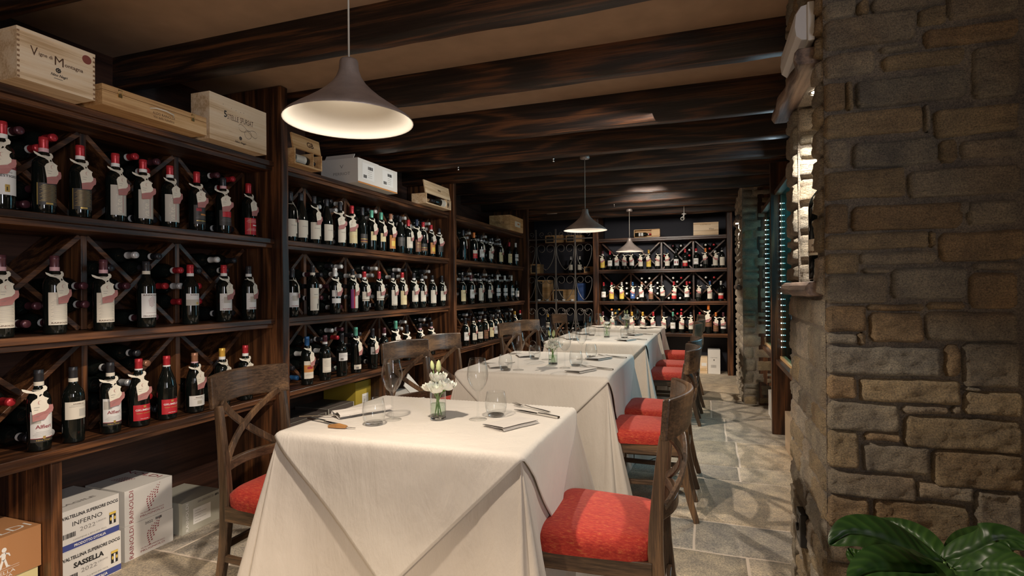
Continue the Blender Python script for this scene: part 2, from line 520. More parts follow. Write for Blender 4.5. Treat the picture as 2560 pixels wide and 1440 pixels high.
for ri, (ya, yb) in enumerate(rows):
    x = -3.0 + rs.random() * 0.5
    xs = [-3.0]
    while x < 2.6:
        xs.append(x); x += rs.uniform(0.45, 1.05)
    xs.append(2.6)
    for a, b_ in zip(xs[:-1], xs[1:]):
        if b_ - a < 0.03: continue
        g = 0.004; z = rs.uniform(0.0012, 0.0020)
        nx = max(2, int((b_ - a) / 0.08)); ny = max(2, int((yb - ya) / 0.08))
        vs = []
        gx = [0.0, 0.006] + [(b_ - a - 2 * g) * i / nx for i in range(1, nx)] + [b_ - a - 2 * g - .006, b_ - a - 2 * g]
        gy = [0.0, 0.006] + [(yb - ya - 2 * g) * i / ny for i in range(1, ny)] + [yb - ya - 2 * g - .006, yb - ya - 2 * g]
        nx += 2; ny += 2
        for j in range(ny + 1):
            for i in range(nx + 1):
                xx = a + g + gx[i]; yy = ya + g + gy[j]
                e = (i in (0, nx)) or (j in (0, ny))
                jx = noise.noise((xx * 5, yy * 5, 1)) * 0.005; jy = noise.noise((xx * 5, yy * 5, 5)) * 0.005
                vs.append((xx + jx, yy + jy, z + noise.noise((xx * 5, yy * 5, 3)) * 0.001 - (0.0045 if e else 0)))
        fs = [(j * (nx + 1) + i, j * (nx + 1) + i + 1, (j + 1) * (nx + 1) + i + 1, (j + 1) * (nx + 1) + i) for j in range(ny) for i in range(nx)]
        fl.add(vs, fs, 'slab', True)
        tn = rs.choice(TINTS_F); k = rs.uniform(0.9, 1.12)
        fl.col += [(tn[0] * k, tn[1] * k, tn[2] * k)] * len(vs)
struct('floor', fl)
struct('ceiling', MB().box(-3.0, 2.6, -2.7, 9.4, ZC, ZC + 0.08, 'ceil'))
struct('wall_left', MB().box(XW - 0.1, XW, -2.7, 9.4, 0, ZC, 'backpanel'))
struct('wall_back', MB().box(-3.0, 2.6, YB, YB + 0.1, 0, ZC, 'darkwall'))
struct('wall_rear', MB().box(-3.0, 2.6, -2.8, -2.7, 0, ZC, 'wallpaint'))
struct('wall_right', MB().box(2.5, 2.6, -2.7, 9.4, 0, ZC, 'wallpaint'))
struct('wall_cabinet', MB().box(1.02, 1.10, 2.62, 9.3, 0, ZC, 'darkwall'))

# ceiling beams: (near Y, bottom z)
beams = [(-1.6, 2.295), (-0.9, 2.295), (-0.15, 2.295), (0.56, 2.295), (1.27, 2.295), (1.975, 2.287), (2.69, 2.292), (3.40, 2.245), (4.10, 2.262), (4.79, 2.280), (5.50, 2.285), (6.18, 2.29), (6.83, 2.29), (7.35, 2.29), (8.12, 2.29)]
for bi, (yn, zb) in enumerate(beams):
    mb = MB(); n = 44
    wdt = 0.095
    vs = []
    for i in range(n + 1):
        x = XW + (2.45 - XW) * i / n
        j = [noise.noise((x * 1.6, bi * 7.1 + k * 3.3, 0.5)) * 0.008 + noise.noise((x * 7, bi * 3.1 + k * 5, 2.5)) * 0.0035 for k in range(5)]
        vs += [(x, yn + j[0] * .3, ZC + 0.002), (x, yn + j[0], zb + 0.016 + j[1]), (x, yn + 0.014 + j[2], zb + j[1]), (x, yn + wdt - 0.014 + j[2], zb + j[3]),
               (x, yn + wdt + j[4], zb + 0.016 + j[3]), (x, yn + wdt + j[4] * .3, ZC + 0.002)]
    fs = [(i * 6 + k, i * 6 + k + 1, (i + 1) * 6 + k + 1, (i + 1) * 6 + k) for i in range(n) for k in range(5)]
    mb.add(vs, fs, 'beamX', True)
    mb.add([vs[k] for k in range(6)], [tuple(range(6))], 'beamX'); mb.add([vs[n * 6 + k] for k in range(6)], [tuple(range(6))[::-1]], 'beamX')
    o = struct('trim_%d' % (bi + 1), mb)
    q = o.modifiers.new('split', 'EDGE_SPLIT'); q.split_angle = R(60)

# ------------------------------------------------------------------ stonework
rst = random.Random(11)
TST = {'g': (0.39, 0.365, 0.31), 'o': (0.41, 0.345, 0.24), 'k': (0.33, 0.325, 0.295), 'b': (0.40, 0.31, 0.205), 'w': (0.52, 0.49, 0.43)}
GROUT = (0.36, 0.33, 0.295)


def stone_block(mb, o, u, v, n, u0, u1, v0, v1, tint, dep=0.016, res=0.011, seed=0):
    o = Vector(o); u = Vector(u); v = Vector(v); n = Vector(n)
    nu = max(5, int((u1 - u0) / res)); nv = max(4, int((v1 - v0) / res))
    vs = []
    for j in range(nv + 1):
        for i in range(nu + 1):
            a = i / nu; b_ = j / nv
            uu = u0 + (u1 - u0) * a; vv = v0 + (v1 - v0) * b_
            p = o + u * uu + v * vv
            de = min(uu - u0, u1 - uu, (vv - v0), v1 - vv)
            cor = min(min(uu - u0, u1 - uu), 0.02) / 0.02 * min(min(vv - v0, v1 - vv), 0.02) / 0.02
            h = dep * min(1.0, (max(0, de) / 0.007)) ** 0.6
            q = p * 14 + Vector((seed, seed * 2, 0))
            h += (noise.noise(q) * 0.006 + noise.noise(Vector((p.x * 30, p.y * 30, p.z * 60))) * 0.0058 + noise.noise(p * 130) * 0.0026) * min(1, de / 0.006 + 0.25)
            if de < 1e-6: h = -0.004
            eu = noise.noise(p * 11 + Vector((3, seed, 1))) * 0.0045 + noise.noise(p * 35) * 0.002
            ev = noise.noise(p * 9 + Vector((seed, 8, 1))) * 0.0045 + noise.noise(p * 30 + Vector((9, 9, 9))) * 0.002
            # rounded corners
            ru = 0.006 * (1 - cor) * (1 if a < .5 else -1) * (1 if min(vv - v0, v1 - vv) < .008 and min(uu - u0, u1 - uu) < 0.012 else 0)
            vs.append(p + u * (eu + ru) + v * ev + n * h)
    fs = [(j * (nu + 1) + i, j * (nu + 1) + i + 1, (j + 1) * (nu + 1) + i + 1, (j + 1) * (nu + 1) + i) for j in range(nv) for i in range(nu)]
    if u.cross(v).dot(n) < 0: fs = [f[::-1] for f in fs]
    mb.add(vs, fs, 'stone', True)
    k = rst.uniform(0.88, 1.12)
    t2 = (0.30, 0.19, 0.10)
    for p in vs:
        q = max(0, noise.noise(Vector(p) * 6 + Vector((seed, 0, 0)))) * 0.6
        mb.col.append([(tint[c] * (1 - q) + t2[c] * q) * k for c in range(3)])


def grout_plane(mb, o, u, v, n, u0, u1, v0, v1, res=0.03):
    o = Vector(o); u = Vector(u); v = Vector(v); n = Vector(n)
    nu = max(2, int((u1 - u0) / res)); nv = max(2, int((v1 - v0) / res))
    vs = []
    for j in range(nv + 1):
        for i in range(nu + 1):
            p = o + u * (u0 + (u1 - u0) * i / nu) + v * (v0 + (v1 - v0) * j / nv)
            vs.append(p + n * (noise.noise(p * 20) * 0.0025 - 0.001))
    fs = [(j * (nu + 1) + i, j * (nu + 1) + i + 1, (j + 1) * (nu + 1) + i + 1, (j + 1) * (nu + 1) + i) for j in range(nv) for i in range(nu)]
    if u.cross(v).dot(n) < 0: fs = [f[::-1] for f in fs]
    mb.add(vs, fs, 'stone', True)
    mb.col += [GROUT] * len(vs)


def courses(mb, o, u, v, n, u0, u1, v0, v1, res=0.012, hmin=0.06, hmax=0.14, lmin=0.1, lmax=0.32, keys='ggokbw', rows=None, dep=0.016):
    z = v0; k = 0
    grout_plane(mb, o, u, v, n, u0, u1, v0, v1)
    while z < v1 - 0.03:
        hh = rst.uniform(hmin, hmax)
        if v1 - z - hh < 0.05: hh = v1 - z
        a = u0
        while a < u1 - 0.02:
            l = rst.uniform(lmin, lmax)
            if u1 - a - l < 0.07: l = u1 - a
            k += 1
            if rst.random() < 0.18 and hh > 0.1:
                s_ = hh * rst.uniform(.35, .65)
                stone_block(mb, o, u, v, n, a + .004, a + l - .004, z + .004, z + s_ - .004, TST[rst.choice(keys)], dep, res, k)
                stone_block(mb, o, u, v, n, a + .004, a + l - .004, z + s_ + .004, z + hh - .004, TST[rst.choice(keys)], dep, res, k + .5)
            else:
                stone_block(mb, o, u, v, n, a + .004, a + l - .004, z + .004, z + hh - .004, TST[rst.choice(keys)], dep, res, k)
            a += l
        z += hh


# --- near pillar
PX0, PX1, PY0, PY1 = 0.345, 0.862, 1.918, 2.63
NI = (2.03, 2.42, 1.265, 1.95)     # niche Y range, z range
pil = MB(); pil.col = []
cA = lambda x, y_: (1780 + x / 2.4, y_ / 2.4)
cM = lambda x, y_: (1960 + x / 3.428, 540 + y_ / 3.428)
cC = lambda x, y_: (1900 + x / 2.4, 840 + y_ / 2.4)
FR = [(cA, 660, -80, 0, 1000, 'g'), (cA, 1010, -90, -10, 1400, 'k'), (cA, 665, 35, 125, 850, 'g'), (cA, 868, 20, 110, 935, 'o'), (cA, 955, 10, 88, 1395, 'g'), (cA, 1412, -70, 122, 1825, 'g'),
      (cA, 662, 142, 305, 1225, 'g'), (cA, 1238, 70, 160, 1400, 'o'), (cA, 1268, 195, 290, 1825, 'b'), (cA, 655, 350, 475, 975, 'g'), (cA, 1000, 292, 322, 1245, 'g'),
      (cA, 1012, 355, 432, 1515, 'o'), (cA, 1565, 300, 592, 1828, 'g'), (cA, 660, 510, 668, 790, 'b'), (cA, 805, 500, 660, 838, 'o'), (cA, 860, 500, 650, 1525, 'k'),
      (cA, 660, 700, 832, 1262, 'o'), (cA, 1272, 640, 790, 1302, 'g'), (cA, 1335, 672, 822, 1832, 'o'), (cA, 662, 858, 1008, 812, 'g'), (cA, 845, 870, 1010, 1348, 'k'),
      (cA, 1362, 845, 972, 1465, 'o'), (cA, 1485, 852, 952, 1835, 'g'), (cA, 660, 1042, 1202, 1150, 'o'), (cA, 1176, 1030, 1186, 1840, 'g'), (cA, 662, 1240, 1400, 812, 'b'),
      (cA, 838, 1250, 1385, 1492, 'b'), (cA, 1470, 1208, 1285, 1532, 'g'), (cA, 1528, 1215, 1348, 1832, 'g'),
      (cM, 352, 172, 292, 1225, 'o'), (cM, 1235, 140, 265, 1292, 'o'), (cM, 1328, 150, 382, 2045, 'b'), (cM, 360, 328, 492, 632, 'o'), (cM, 638, 325, 415, 1302, 'g'),
      (cM, 660, 448, 486, 912, 'g'), (cM, 362, 512, 742, 882, 'g'), (cM, 925, 450, 702, 1558, 'k'), (cM, 1582, 500, 782, 1978, 'b'), (cM, 1612, 405, 460, 2015, 'g'),
      (cM, 708, 762, 802, 1212, 'o'), (cM, 1222, 748, 797, 1548, 'o'), (cM, 366, 780, 985, 698, 'b'), (cM, 732, 832, 1072, 1178, 'b'), (cM, 1205, 825, 1055, 1988, 'g'),
      (cM, 368, 1012, 1088, 622, 'g'), (cM, 634, 1005, 1102, 698, 'o'), (cM, 375, 1118, 1342, 1328, 'k'), (cM, 1368, 1108, 1362, 1498, 'b'),
      (cC, 392, 238, 362, 578, 'b'), (cC, 603, 253, 382, 1192, 'o'), (cC, 1212, 40, 298, 1548, 'g'), (cC, 1203, 302, 322, 1318, 'g'), (cC, 1218, 330, 462, 1565, 'o'),
      (cC, 400, 393, 547, 832, 'g'), (cC, 848, 408, 452, 1132, 'g'), (cC, 1142, 415, 462, 1205, 'g'), (cC, 862, 475, 652, 1565, 'o'), (cC, 402, 560, 772, 592, 'o'),
      (cC, 622, 568, 615, 842, 'b'), (cC, 618, 642, 802, 1007, 'g'), (cC, 1032, 678, 882, 1567, 'o'), (cC, 404, 798, 932, 925, 'g'), (cC, 935, 872, 955, 1268, 'g'),
      (cC, 405, 955, 1130, 652, 'b'), (cC, 680, 965, 1200, 1246, 'o'), (cC, 1283, 925, 1218, 1555, 'g'), (cC, 410, 1165, 1330, 660, 'g'), (cC, 688, 1222, 1295, 1192, 'o'),
      (cC, 1205, 1240, 1310, 1275, 'o'), (cC, 412, 1355, 1520, 820, 'o'), (cC, 840, 1320, 1500, 1275, 'g'), (cC, 1290, 1245, 1500, 1555, 'o')]
U, V, Nn = (1, 0, 0), (0, 0, 1), (0, -1, 0)
OF = (0, PY0, 0)
grout_plane(pil, OF, U, V, Nn, PX0, PX1, 0, ZC)
for k, (cf, x0, ya, yb, x1, col) in enumerate(FR):
    p0 = onY(*cf(x0, ya), PY0); p1 = onY(*cf(x0, yb), PY0); p2 = onY(*cf(x1, ya), PY0)
    a, b_ = max(PX0 + .001, p0.x - .003), min(PX1 - .002, p2.x + .003)
    z1, z0 = min(p0.z + .004, ZC), p1.z - .004
    if z1 - z0 < 0.01 or b_ - a < 0.01: continue
    stone_block(pil, OF, U, V, Nn, a, b_, z0, z1, TST[col], 0.022, 0.0075, k * 1.7)
zl = onY(*cC(412, 1520), PY0).z
z = 0.0
for hh, cuts in ((zl / 2, (PX0, .55, .7, PX1)), (zl / 2, (PX0, .48, .66, PX1))):
    for a, b_ in zip(cuts[:-1], cuts[1:]):
        stone_block(pil, OF, U, V, Nn, a + .006, b_ - .006, z + .008, z + hh - .008, TST['g'], 0.017, 0.014, z + a)
    z += hh
# left face around the niche
UL, NL = (0, 1, 0), (-1, 0, 0)
OL = (PX0, 0, 0)
cw = dict(res=0.010, hmin=.08, hmax=.15, lmin=.12, lmax=.34)
courses(pil, OL, UL, V, NL, PY0, PY1, 0, 1.215, keys='ggowgo', dep=.009, **cw)
courses(pil, OL, UL, V, NL, PY0, NI[0], 1.215, 1.955, keys='ggow', res=.010, hmin=.08, hmax=.14, lmin=.2, lmax=.3)
courses(pil, OL, UL, V, NL, NI[1], PY1, 1.265, 1.955, keys='gw', res=.010, hmin=.07, hmax=.12, lmin=.2, lmax=.3)
courses(pil, OL, UL, V, NL, PY0, PY1, 1.955, ZC, keys='goob', **cw)
# niche inside: far jamb (faces the camera), near jamb, back, bottom
ND = 0.30
courses(pil, (0, NI[1], 0), (1, 0, 0), V, (0, -1, 0), PX0, PX0 + ND, NI[2] - .02, NI[3], keys='wwgw', res=.009, hmin=.07, hmax=.12, lmin=.18, lmax=.32)
grout_plane(pil, (0, NI[0], 0), (1, 0, 0), V, (0, 1, 0), PX0, PX0 + ND, NI[2] - .02, NI[3])
courses(pil, (PX0 + ND, 0, 0), (0, 1, 0), V, (-1, 0, 0), NI[0], NI[1], NI[2] - .02, NI[3], keys='wg', res=.014, hmin=.08, hmax=.13, lmin=.12, lmax=.25)
# far side and right side
grout_plane(pil, (0, PY1, 0), (1, 0, 0), V, (0, 1, 0), PX0, PX1 + .2, 0, ZC, .1)
grout_plane(pil, (0, 0, NI[2] - .02), (1, 0, 0), (0, 1, 0), (0, 0, 1), PX0, PX0 + ND, NI[0], NI[1])
grout_plane(pil, (0, 0, NI[3] + .0), (1, 0, 0), (0, 1, 0), (0, 0, -1), PX0, PX0 + ND, NI[0], NI[1])
struct('wall_pillar', pil)
# wall that goes on to the right of the pillar, a hand nearer
wp = MB(); wp.col = []
courses(wp, (0, PY0 - .035, 0), U, V, Nn, PX1, 1.5, 0, ZC, keys='googb', res=.014, hmin=.1, hmax=.22, lmin=.16, lmax=.4)
grout_plane(wp, (PX1, 0, 0), (0, 1, 0), V, (-1, 0, 0), PY0 - .035, PY0 + .02, 0, ZC)
wp.box(PX1 + .02, 1.5, PY0 - .03, PY0 + .5, 0, ZC, 'stone'); wp.col += [GROUT] * 8
wp.box(1.5, 2.5, PY0 - .01, PY0 + .3, 0, ZC, 'stone'); wp.col += [GROUT] * 8
struct('wall_stone', wp)
# far pillar
QX0, QX1, QY0, QY1 = 0.37, 0.66, 6.37, 7.62
p2 = MB(); p2.col = []
courses(p2, (0, QY0, 0), U, V, Nn, QX0, QX1, 0, ZC, keys='gkgog', res=.02, hmin=.07, hmax=.14, lmin=.1, lmax=.2)
courses(p2, (QX0, 0, 0), UL, V, NL, QY0, QY1, 0, ZC, keys='wwgw', res=.03, hmin=.07, hmax=.14, lmin=.15, lmax=.4)
grout_plane(p2, (0, QY1, 0), U, V, (0, 1, 0), QX0, 1.05, 0, ZC, .2)
struct('wall_pillar_far', p2)


def wood_slab(name, label, cat, x0, x1, y0, y1, z0, z1, seed, amp=0.018, m='beamY'):
    """live-edge slab whose front edge (low X) is uneven"""
    mb = MB(); n = 24; vs = []
    for i in range(n + 1):
        y_ = y0 + (y1 - y0) * i / n
        j = noise.noise((y_ * 6, seed, 0)) * amp; k = noise.noise((y_ * 9, seed, 4)) * .006
        vs += [(x1, y_, z0), (x0 + j + .012, y_, z0 + k), (x0 + j, y_, z0 + (z1 - z0) * .35 + k), (x0 + j + .004, y_, z1 - .012), (x0 + j + .014, y_, z1), (x1, y_, z1)]
    fs = [(i * 6 + k, (i + 1) * 6 + k, (i + 1) * 6 + (k + 1) % 6, i * 6 + (k + 1) % 6) for i in range(n) for k in range(6)]
    fs = [f[::-1] for f in fs]
    fs += [(5, 4, 3, 2, 1, 0), tuple(n * 6 + k for k in range(6))]
    mb.add(vs, fs, m)
    o = mb.obj(name, bevel=.004)
    return tag(o, label, cat)


M['oldwood'] = wood('weathered_lintel_wood', (0.05, 0.035, 0.03), (0.15, 0.105, 0.085), (0.30, 0.21, 0.16), 'Y', 0.5, 1.0, 0.6)
wood_slab('niche_lintel', 'rough wooden lintel over the lit niche of the near stone pillar', 'lintel', PX0 - .07, PX0 + ND, 1.955, 2.62, 1.952, 2.005, 3, .03, 'oldwood')
wood_slab('niche_sill', 'thick wooden sill under the lit niche of the near stone pillar', 'sill', PX0 - .052, PX0 + ND, 1.952, 2.58, 1.217, 1.265, 8, .01, 'oldwood')
wood_slab('niche_lintel', 'small wooden lintel on the far stone pillar', 'lintel', QX0 - .06, QX0 + .05, 6.42, 7.1, 1.97, 2.03, 13, .02, 'oldwood')
wood_slab('niche_sill', 'small wooden sill on the far stone pillar', 'sill', QX0 - .06, QX0 + .05, 6.42, 7.1, 1.22, 1.275, 15, .01, 'oldwood')


def spot_fixture(label, loc, energy, size=1.5):
    t_ = thing('recessed_spotlight', label, 'spotlight', loc)
    MB().lathe([(0.030, 0), (0.030, 0.004), (0.022, 0.004)], 'steel', 20).obj('trim_ring', t_)
    MB().lathe([(0.0, 0.003), (0.021, 0.003)], 'spotface', 20).obj('lens', t_)
    l = bpy.data.lights.new('spot_beam', 'SPOT'); l.energy = energy; l.color = (1, .92, .80); l.spot_size = R(115); l.spot_blend = .6; l.shadow_soft_size = .02
    lo = bpy.data.objects.new('spot_beam', l); COL.objects.link(lo); lo.parent = t_; lo.location = (0, 0, -.012)
    return t_


spot_fixture('small lit spotlight under the lintel of the near pillar niche', (0.385, 2.235, 1.944), 55)
spot_fixture('small lit spotlight on the left face of the far pillar', (QX0 - .03, 6.75, 1.962), 16)

# emergency light on the pillar
t_ = thing('emergency_light', 'white ribbed emergency light high on the near stone pillar', 'lamp', (PX0, 2.14, 2.09))
MB().box(-.035, -.014, -.18, .18, -.062, .062, 'white').obj('housing', t_, bevel=.004)
mb = MB(); vs = []; n = 72
prof_ = [(-.034, -.056), (-.050, -.054), (-.066, -.040), (-.070, -.010), (-.066, .030), (-.052, .052), (-.034, .056)]
for i in range(n + 1):
    y_ = -.172 + .344 * i / n; r_ = .003 * (i % 2)
    vs += [(a - (r_ if a < -.04 else 0), y_, b2) for a, b2 in prof_]
k7 = len(prof_)
fs = [(i * k7 + k, i * k7 + k + 1, (i + 1) * k7 + k + 1, (i + 1) * k7 + k) for i in range(n) for k in range(k7 - 1)]
fs += [tuple(range(k7)), tuple(n * k7 + k for k in range(k7))[::-1]]
mb.add(vs, fs, plain('diffuser_plastic', (0.66, 0.66, 0.68), .25), False); mb.obj('diffuser', t_)
# wall outlet
t_ = thing('wall_outlet', 'black wall outlet plate low on the near stone pillar', 'outlet', (PX0 - .017, 2.28, .36))
MB().box(-.012, .012, -.045, .045, -.06, .06, 'black').obj('plate', t_, bevel=.003)
mb = MB()
for a, b_, c, d in ((-.024, .024, .034, .036), (-.024, .024, -.036, -.034), (-.025, -.023, -.036, .036), (.023, .025, -.036, .036)):
    mb.box(-.0138, -.012, a, b_, c, d, 'inkgrey')
mb.obj('socket_frame', t_)
o = MB().lathe([(0, .006), (.014, .006), (.0145, .0), (.012, -.004)], 'black', 16).obj('socket', t_, loc=(-.0145, 0, 0)); o.rotation_euler = (0, R(-90), 0)

# ------------------------------------------------------------------ wine racks on the left
XF, XP, XB, XL = -2.36, -2.31, -2.82, -2.575
ST = [0.645, 1.087, 1.552]          # shelf top heights, bottom to top
ZT0, ZT1 = 1.950, 2.000             # top board
BT = 0.028


def shelf_board(parent, x0, x1, y0, y1, zt, along='Y', m='rackY'):
    mb = MB()
    n = 20
    def strip(f0, f1, za, zb_, seed, inset):
        nonlocal mb
        vs = []
        for i in range(n + 1):
            k = i / n
            if along == 'Y':
                y_ = y0 + (y1 - y0) * k; j = noise.noise((y_ * 2.2, seed, zt)) * .006
                vs += [(x0, y_, za), (x1 - inset + j, y_, za), (x1 - inset + j, y_, zb_), (x0, y_, zb_)]
            else:
                x_ = x0 + (x1 - x0) * k; j = noise.noise((x_ * 2.2, seed, zt)) * .006
                vs += [(x_, y1, za), (x_, y0 + inset + j, za), (x_, y0 + inset + j, zb_), (x_, y1, zb_)]
        fs = [(i * 4 + q, (i + 1) * 4 + q, (i + 1) * 4 + (q + 1) % 4, i * 4 + (q + 1) % 4) for i in range(n) for q in range(4)]
        if along == 'Y': fs = [f[::-1] for f in fs]
        fs += [(3, 2, 1, 0), tuple(n * 4 + q for q in range(4))]
        mb.add(vs, fs, m)
    strip(0, 0, zt - BT, zt, 1, 0)
    sh = mb.obj('shelf', parent, bevel=.003)
    mb = MB(); strip(0, 0, zt - BT - .024, zt - BT, 2, .016); mb.obj('batten', sh, bevel=.003)
    return sh


def lattice(parent, face, a0, a1, z0, z1, d0, d1, n, first=True, th=.026):
    """n square cells between a0..a1; face 'X' (rack along Y) or 'Y' (rack along X)"""
    c = (a1 - a0) / n
    ax = 'Z'
    for i in range(1, n):
        a = a0 + c * i
        mb = MB()
        if face == 'X': mb.box(d0, d1, a - th / 2, a + th / 2, z0, z1, 'rackZ')
        else: mb.box(a - th / 2, a + th / 2, d0, d1, z0, z1, 'rackZ')
        mb.obj('divider', parent, bevel=.002)
    for i in range(n):
        a = a0 + c * i + th / 2; b_ = a0 + c * (i + 1) - th / 2
        for sgn in (1, -1):
            mb = MB()
            p = Vector((0, a, z0)) if sgn > 0 else Vector((0, a, z1)); q = Vector((0, b_, z1)) if sgn > 0 else Vector((0, b_, z0))
            dr = (q - p).normalized(); nr = Vector((1, 0, 0)).cross(dr); L = (q - p).length / 2 - .004
            cc = (p + q) / 2
            dd = .004 if sgn < 0 else 0
            if face == 'X':
                mb.obox((0, 0, 0), dr, nr, (1, 0, 0), L, th * .42, (d1 - d0) / 2 - dd, 'rackY')
                loc = ((d0 + d1) / 2 - dd, cc.y, cc.z)
            else:
                dr2 = Vector((dr.y, 0, dr.z)); nr2 = Vector((nr.y, 0, nr.z))
                mb.obox((0, 0, 0), dr2, nr2, (0, 1, 0), L, th * .42, (d1 - d0) / 2 - dd, 'rackX')
                loc = (cc.y, (d0 + d1) / 2 + dd, cc.z)
            mb.obj('lattice_slat', parent, loc=loc, bevel=.002)


BAYS = [(0.305, 2.570, 'nearest'), (2.630, 4.885, 'second'), (4.945, 7.250, 'third')]
racks = []
for bi, (y0, y1, nm) in enumerate(BAYS):
    lab = ['dark wooden wine rack nearest the camera on the left wall', 'dark wooden wine rack in the middle of the left wall',
           'dark wooden wine rack at the far end of the left wall'][bi]
    t_ = thing('wine_rack', lab, 'wine rack', (0, 0, 0), 0, 'wine racks along the left wall')
    racks.append(t_)
    MB().box(XB + .001, XB + .012, y0, y1, 0.0, ZT0, 'backpanel').obj('back_panel', t_)
    for z in ST: shelf_board(t_, XB + .013, XF, y0, y1, z)
    shelf_board(t_, XB + .013, XF, y0, y1, ZT1)
    posts = [(y1, y1 + .058)] + ([(y0 - .058, y0)] if bi == 0 else [])
    for a, b_ in posts:
        mb = MB(); n = 16; vs = []
        for i in range(n + 1):
            z = ZC * .999 * i / n; j = noise.noise((z * 2.5, a, 0)) * .006; k = noise.noise((z * 2.5, a, 9)) * .003
            vs += [(XB + .001, a + .002, z), (XP + j, a + .002 + k, z), (XP + j, b_ - .002 + k, z), (XB + .001, b_ - .002, z)]
        fs = [(i * 4 + q, i * 4 + (q + 1) % 4, (i + 1) * 4 + (q + 1) % 4, (i + 1) * 4 + q) for i in range(n) for q in range(4)]
        fs += [(3, 2, 1, 0), tuple(n * 4 + q for q in range(4))]
        mb.add(vs, fs, 'rackZ'); mb.obj('post', t_, bevel=.004)
    ym = (y0 + y1) / 2
    MB().box(XB + .013, XF - .03, ym - .02, ym + .02, 0, ST[0] - .052, 'rackZ').obj('floor_divider', t_, bevel=.003)
    for z0, z1 in ((ST[0], ST[1] - .053), (ST[1], ST[2] - .053), (ST[2], ZT0 - .003)):
        lattice(t_, 'X', y0, y1, z0 + .001, z1, XB + .014, XL, 5)

# ------------------------------------------------------------------ back wall rack
BY = 8.34
BX0, BX1 = -1.535, 0.283
BST = [0.585, 1.050, 1.525]
t_ = thing('wine_rack', 'dark wooden wine rack across the far end of the room', 'wine rack')
MB().box(BX0 - .09, BX1 + .07, 8.785, 8.80, 0, 1.945, 'darkwall').obj('back_panel', t_)
for z in BST: shelf_board(t_, BX0, BX1, BY + .03, 8.784, z, 'X', 'rackX')
shelf_board(t_, BX0, BX1, BY + .03, 8.784, 1.996, 'X', 'rackX')
for a, b_ in ((BX0 - .085, BX0 - .001), (BX1 + .001, BX1 + .075)):
    MB().box(a, b_, BY, 8.784, 0, ZC * .999, 'rackZ').obj('post', t_, bevel=.004)
for z0, z1 in ((BST[0], BST[1] - .053), (BST[1], BST[2] - .053), (BST[2], 1.943)):
    lattice(t_, 'Y', BX0, BX1, z0 + .001, z1, 8.56, 8.783, 4)
MB().box(-.62, -.58, BY + .06, 8.784, 0, BST[0] - .053, 'rackZ').obj('floor_divider', t_, bevel=.003)

# ------------------------------------------------------------------ bottles
PROF = {
    'bordeaux': [(0, .004), (.022, .004), (.030, 0), (.0355, .001), (.0375, .006), (.0378, .05), (.0378, .180), (.0370, .193), (.0335, .206), (.0265, .218), (.0190, .228), (.0155, .238), (.0142, .252), (.0142, .298)],
    'burgundy': [(0, .004), (.024, .004), (.032, 0), (.0400, .002), (.0418, .007), (.0418, .145), (.0405, .162), (.036, .184), (.0285, .208), (.0215, .228), (.0165, .248), (.0148, .262), (.0145, .296)],
}


def body_mesh(shape, seg):
    key = ('body', shape, seg)
    if key not in BC: BC[key] = MB().lathe(PROF[shape], 'bottle', seg).mesh('glass_body')
    return BC[key]


BC = {}


def cap_mesh(shape, col, strip, seg):
    key = ('cap', shape, col, strip, seg)
    if key not in BC:
        mb = MB()
        mb.lathe([(.0158, .246), (.0156, .250), (.0153, .285), (.0163, .287), (.0163, .292), (.0155, .294), (.0155, .300), (.0145, .302), (0, .302)], 'cap' + col, seg)
        if strip: mb.lathe([(.0161, .243), (.0161, .258)], {'w': 'paperw', 'p': plain('pink_strip', (.72, .42, .44), .5) if 'ps' not in M else M['ps'], 'c': 'paper'}[strip], seg)
        BC[key] = mb.mesh('capsule')
    return BC[key]


M['ps'] = plain('pink_strip_paper', (.70, .42, .45), .5)


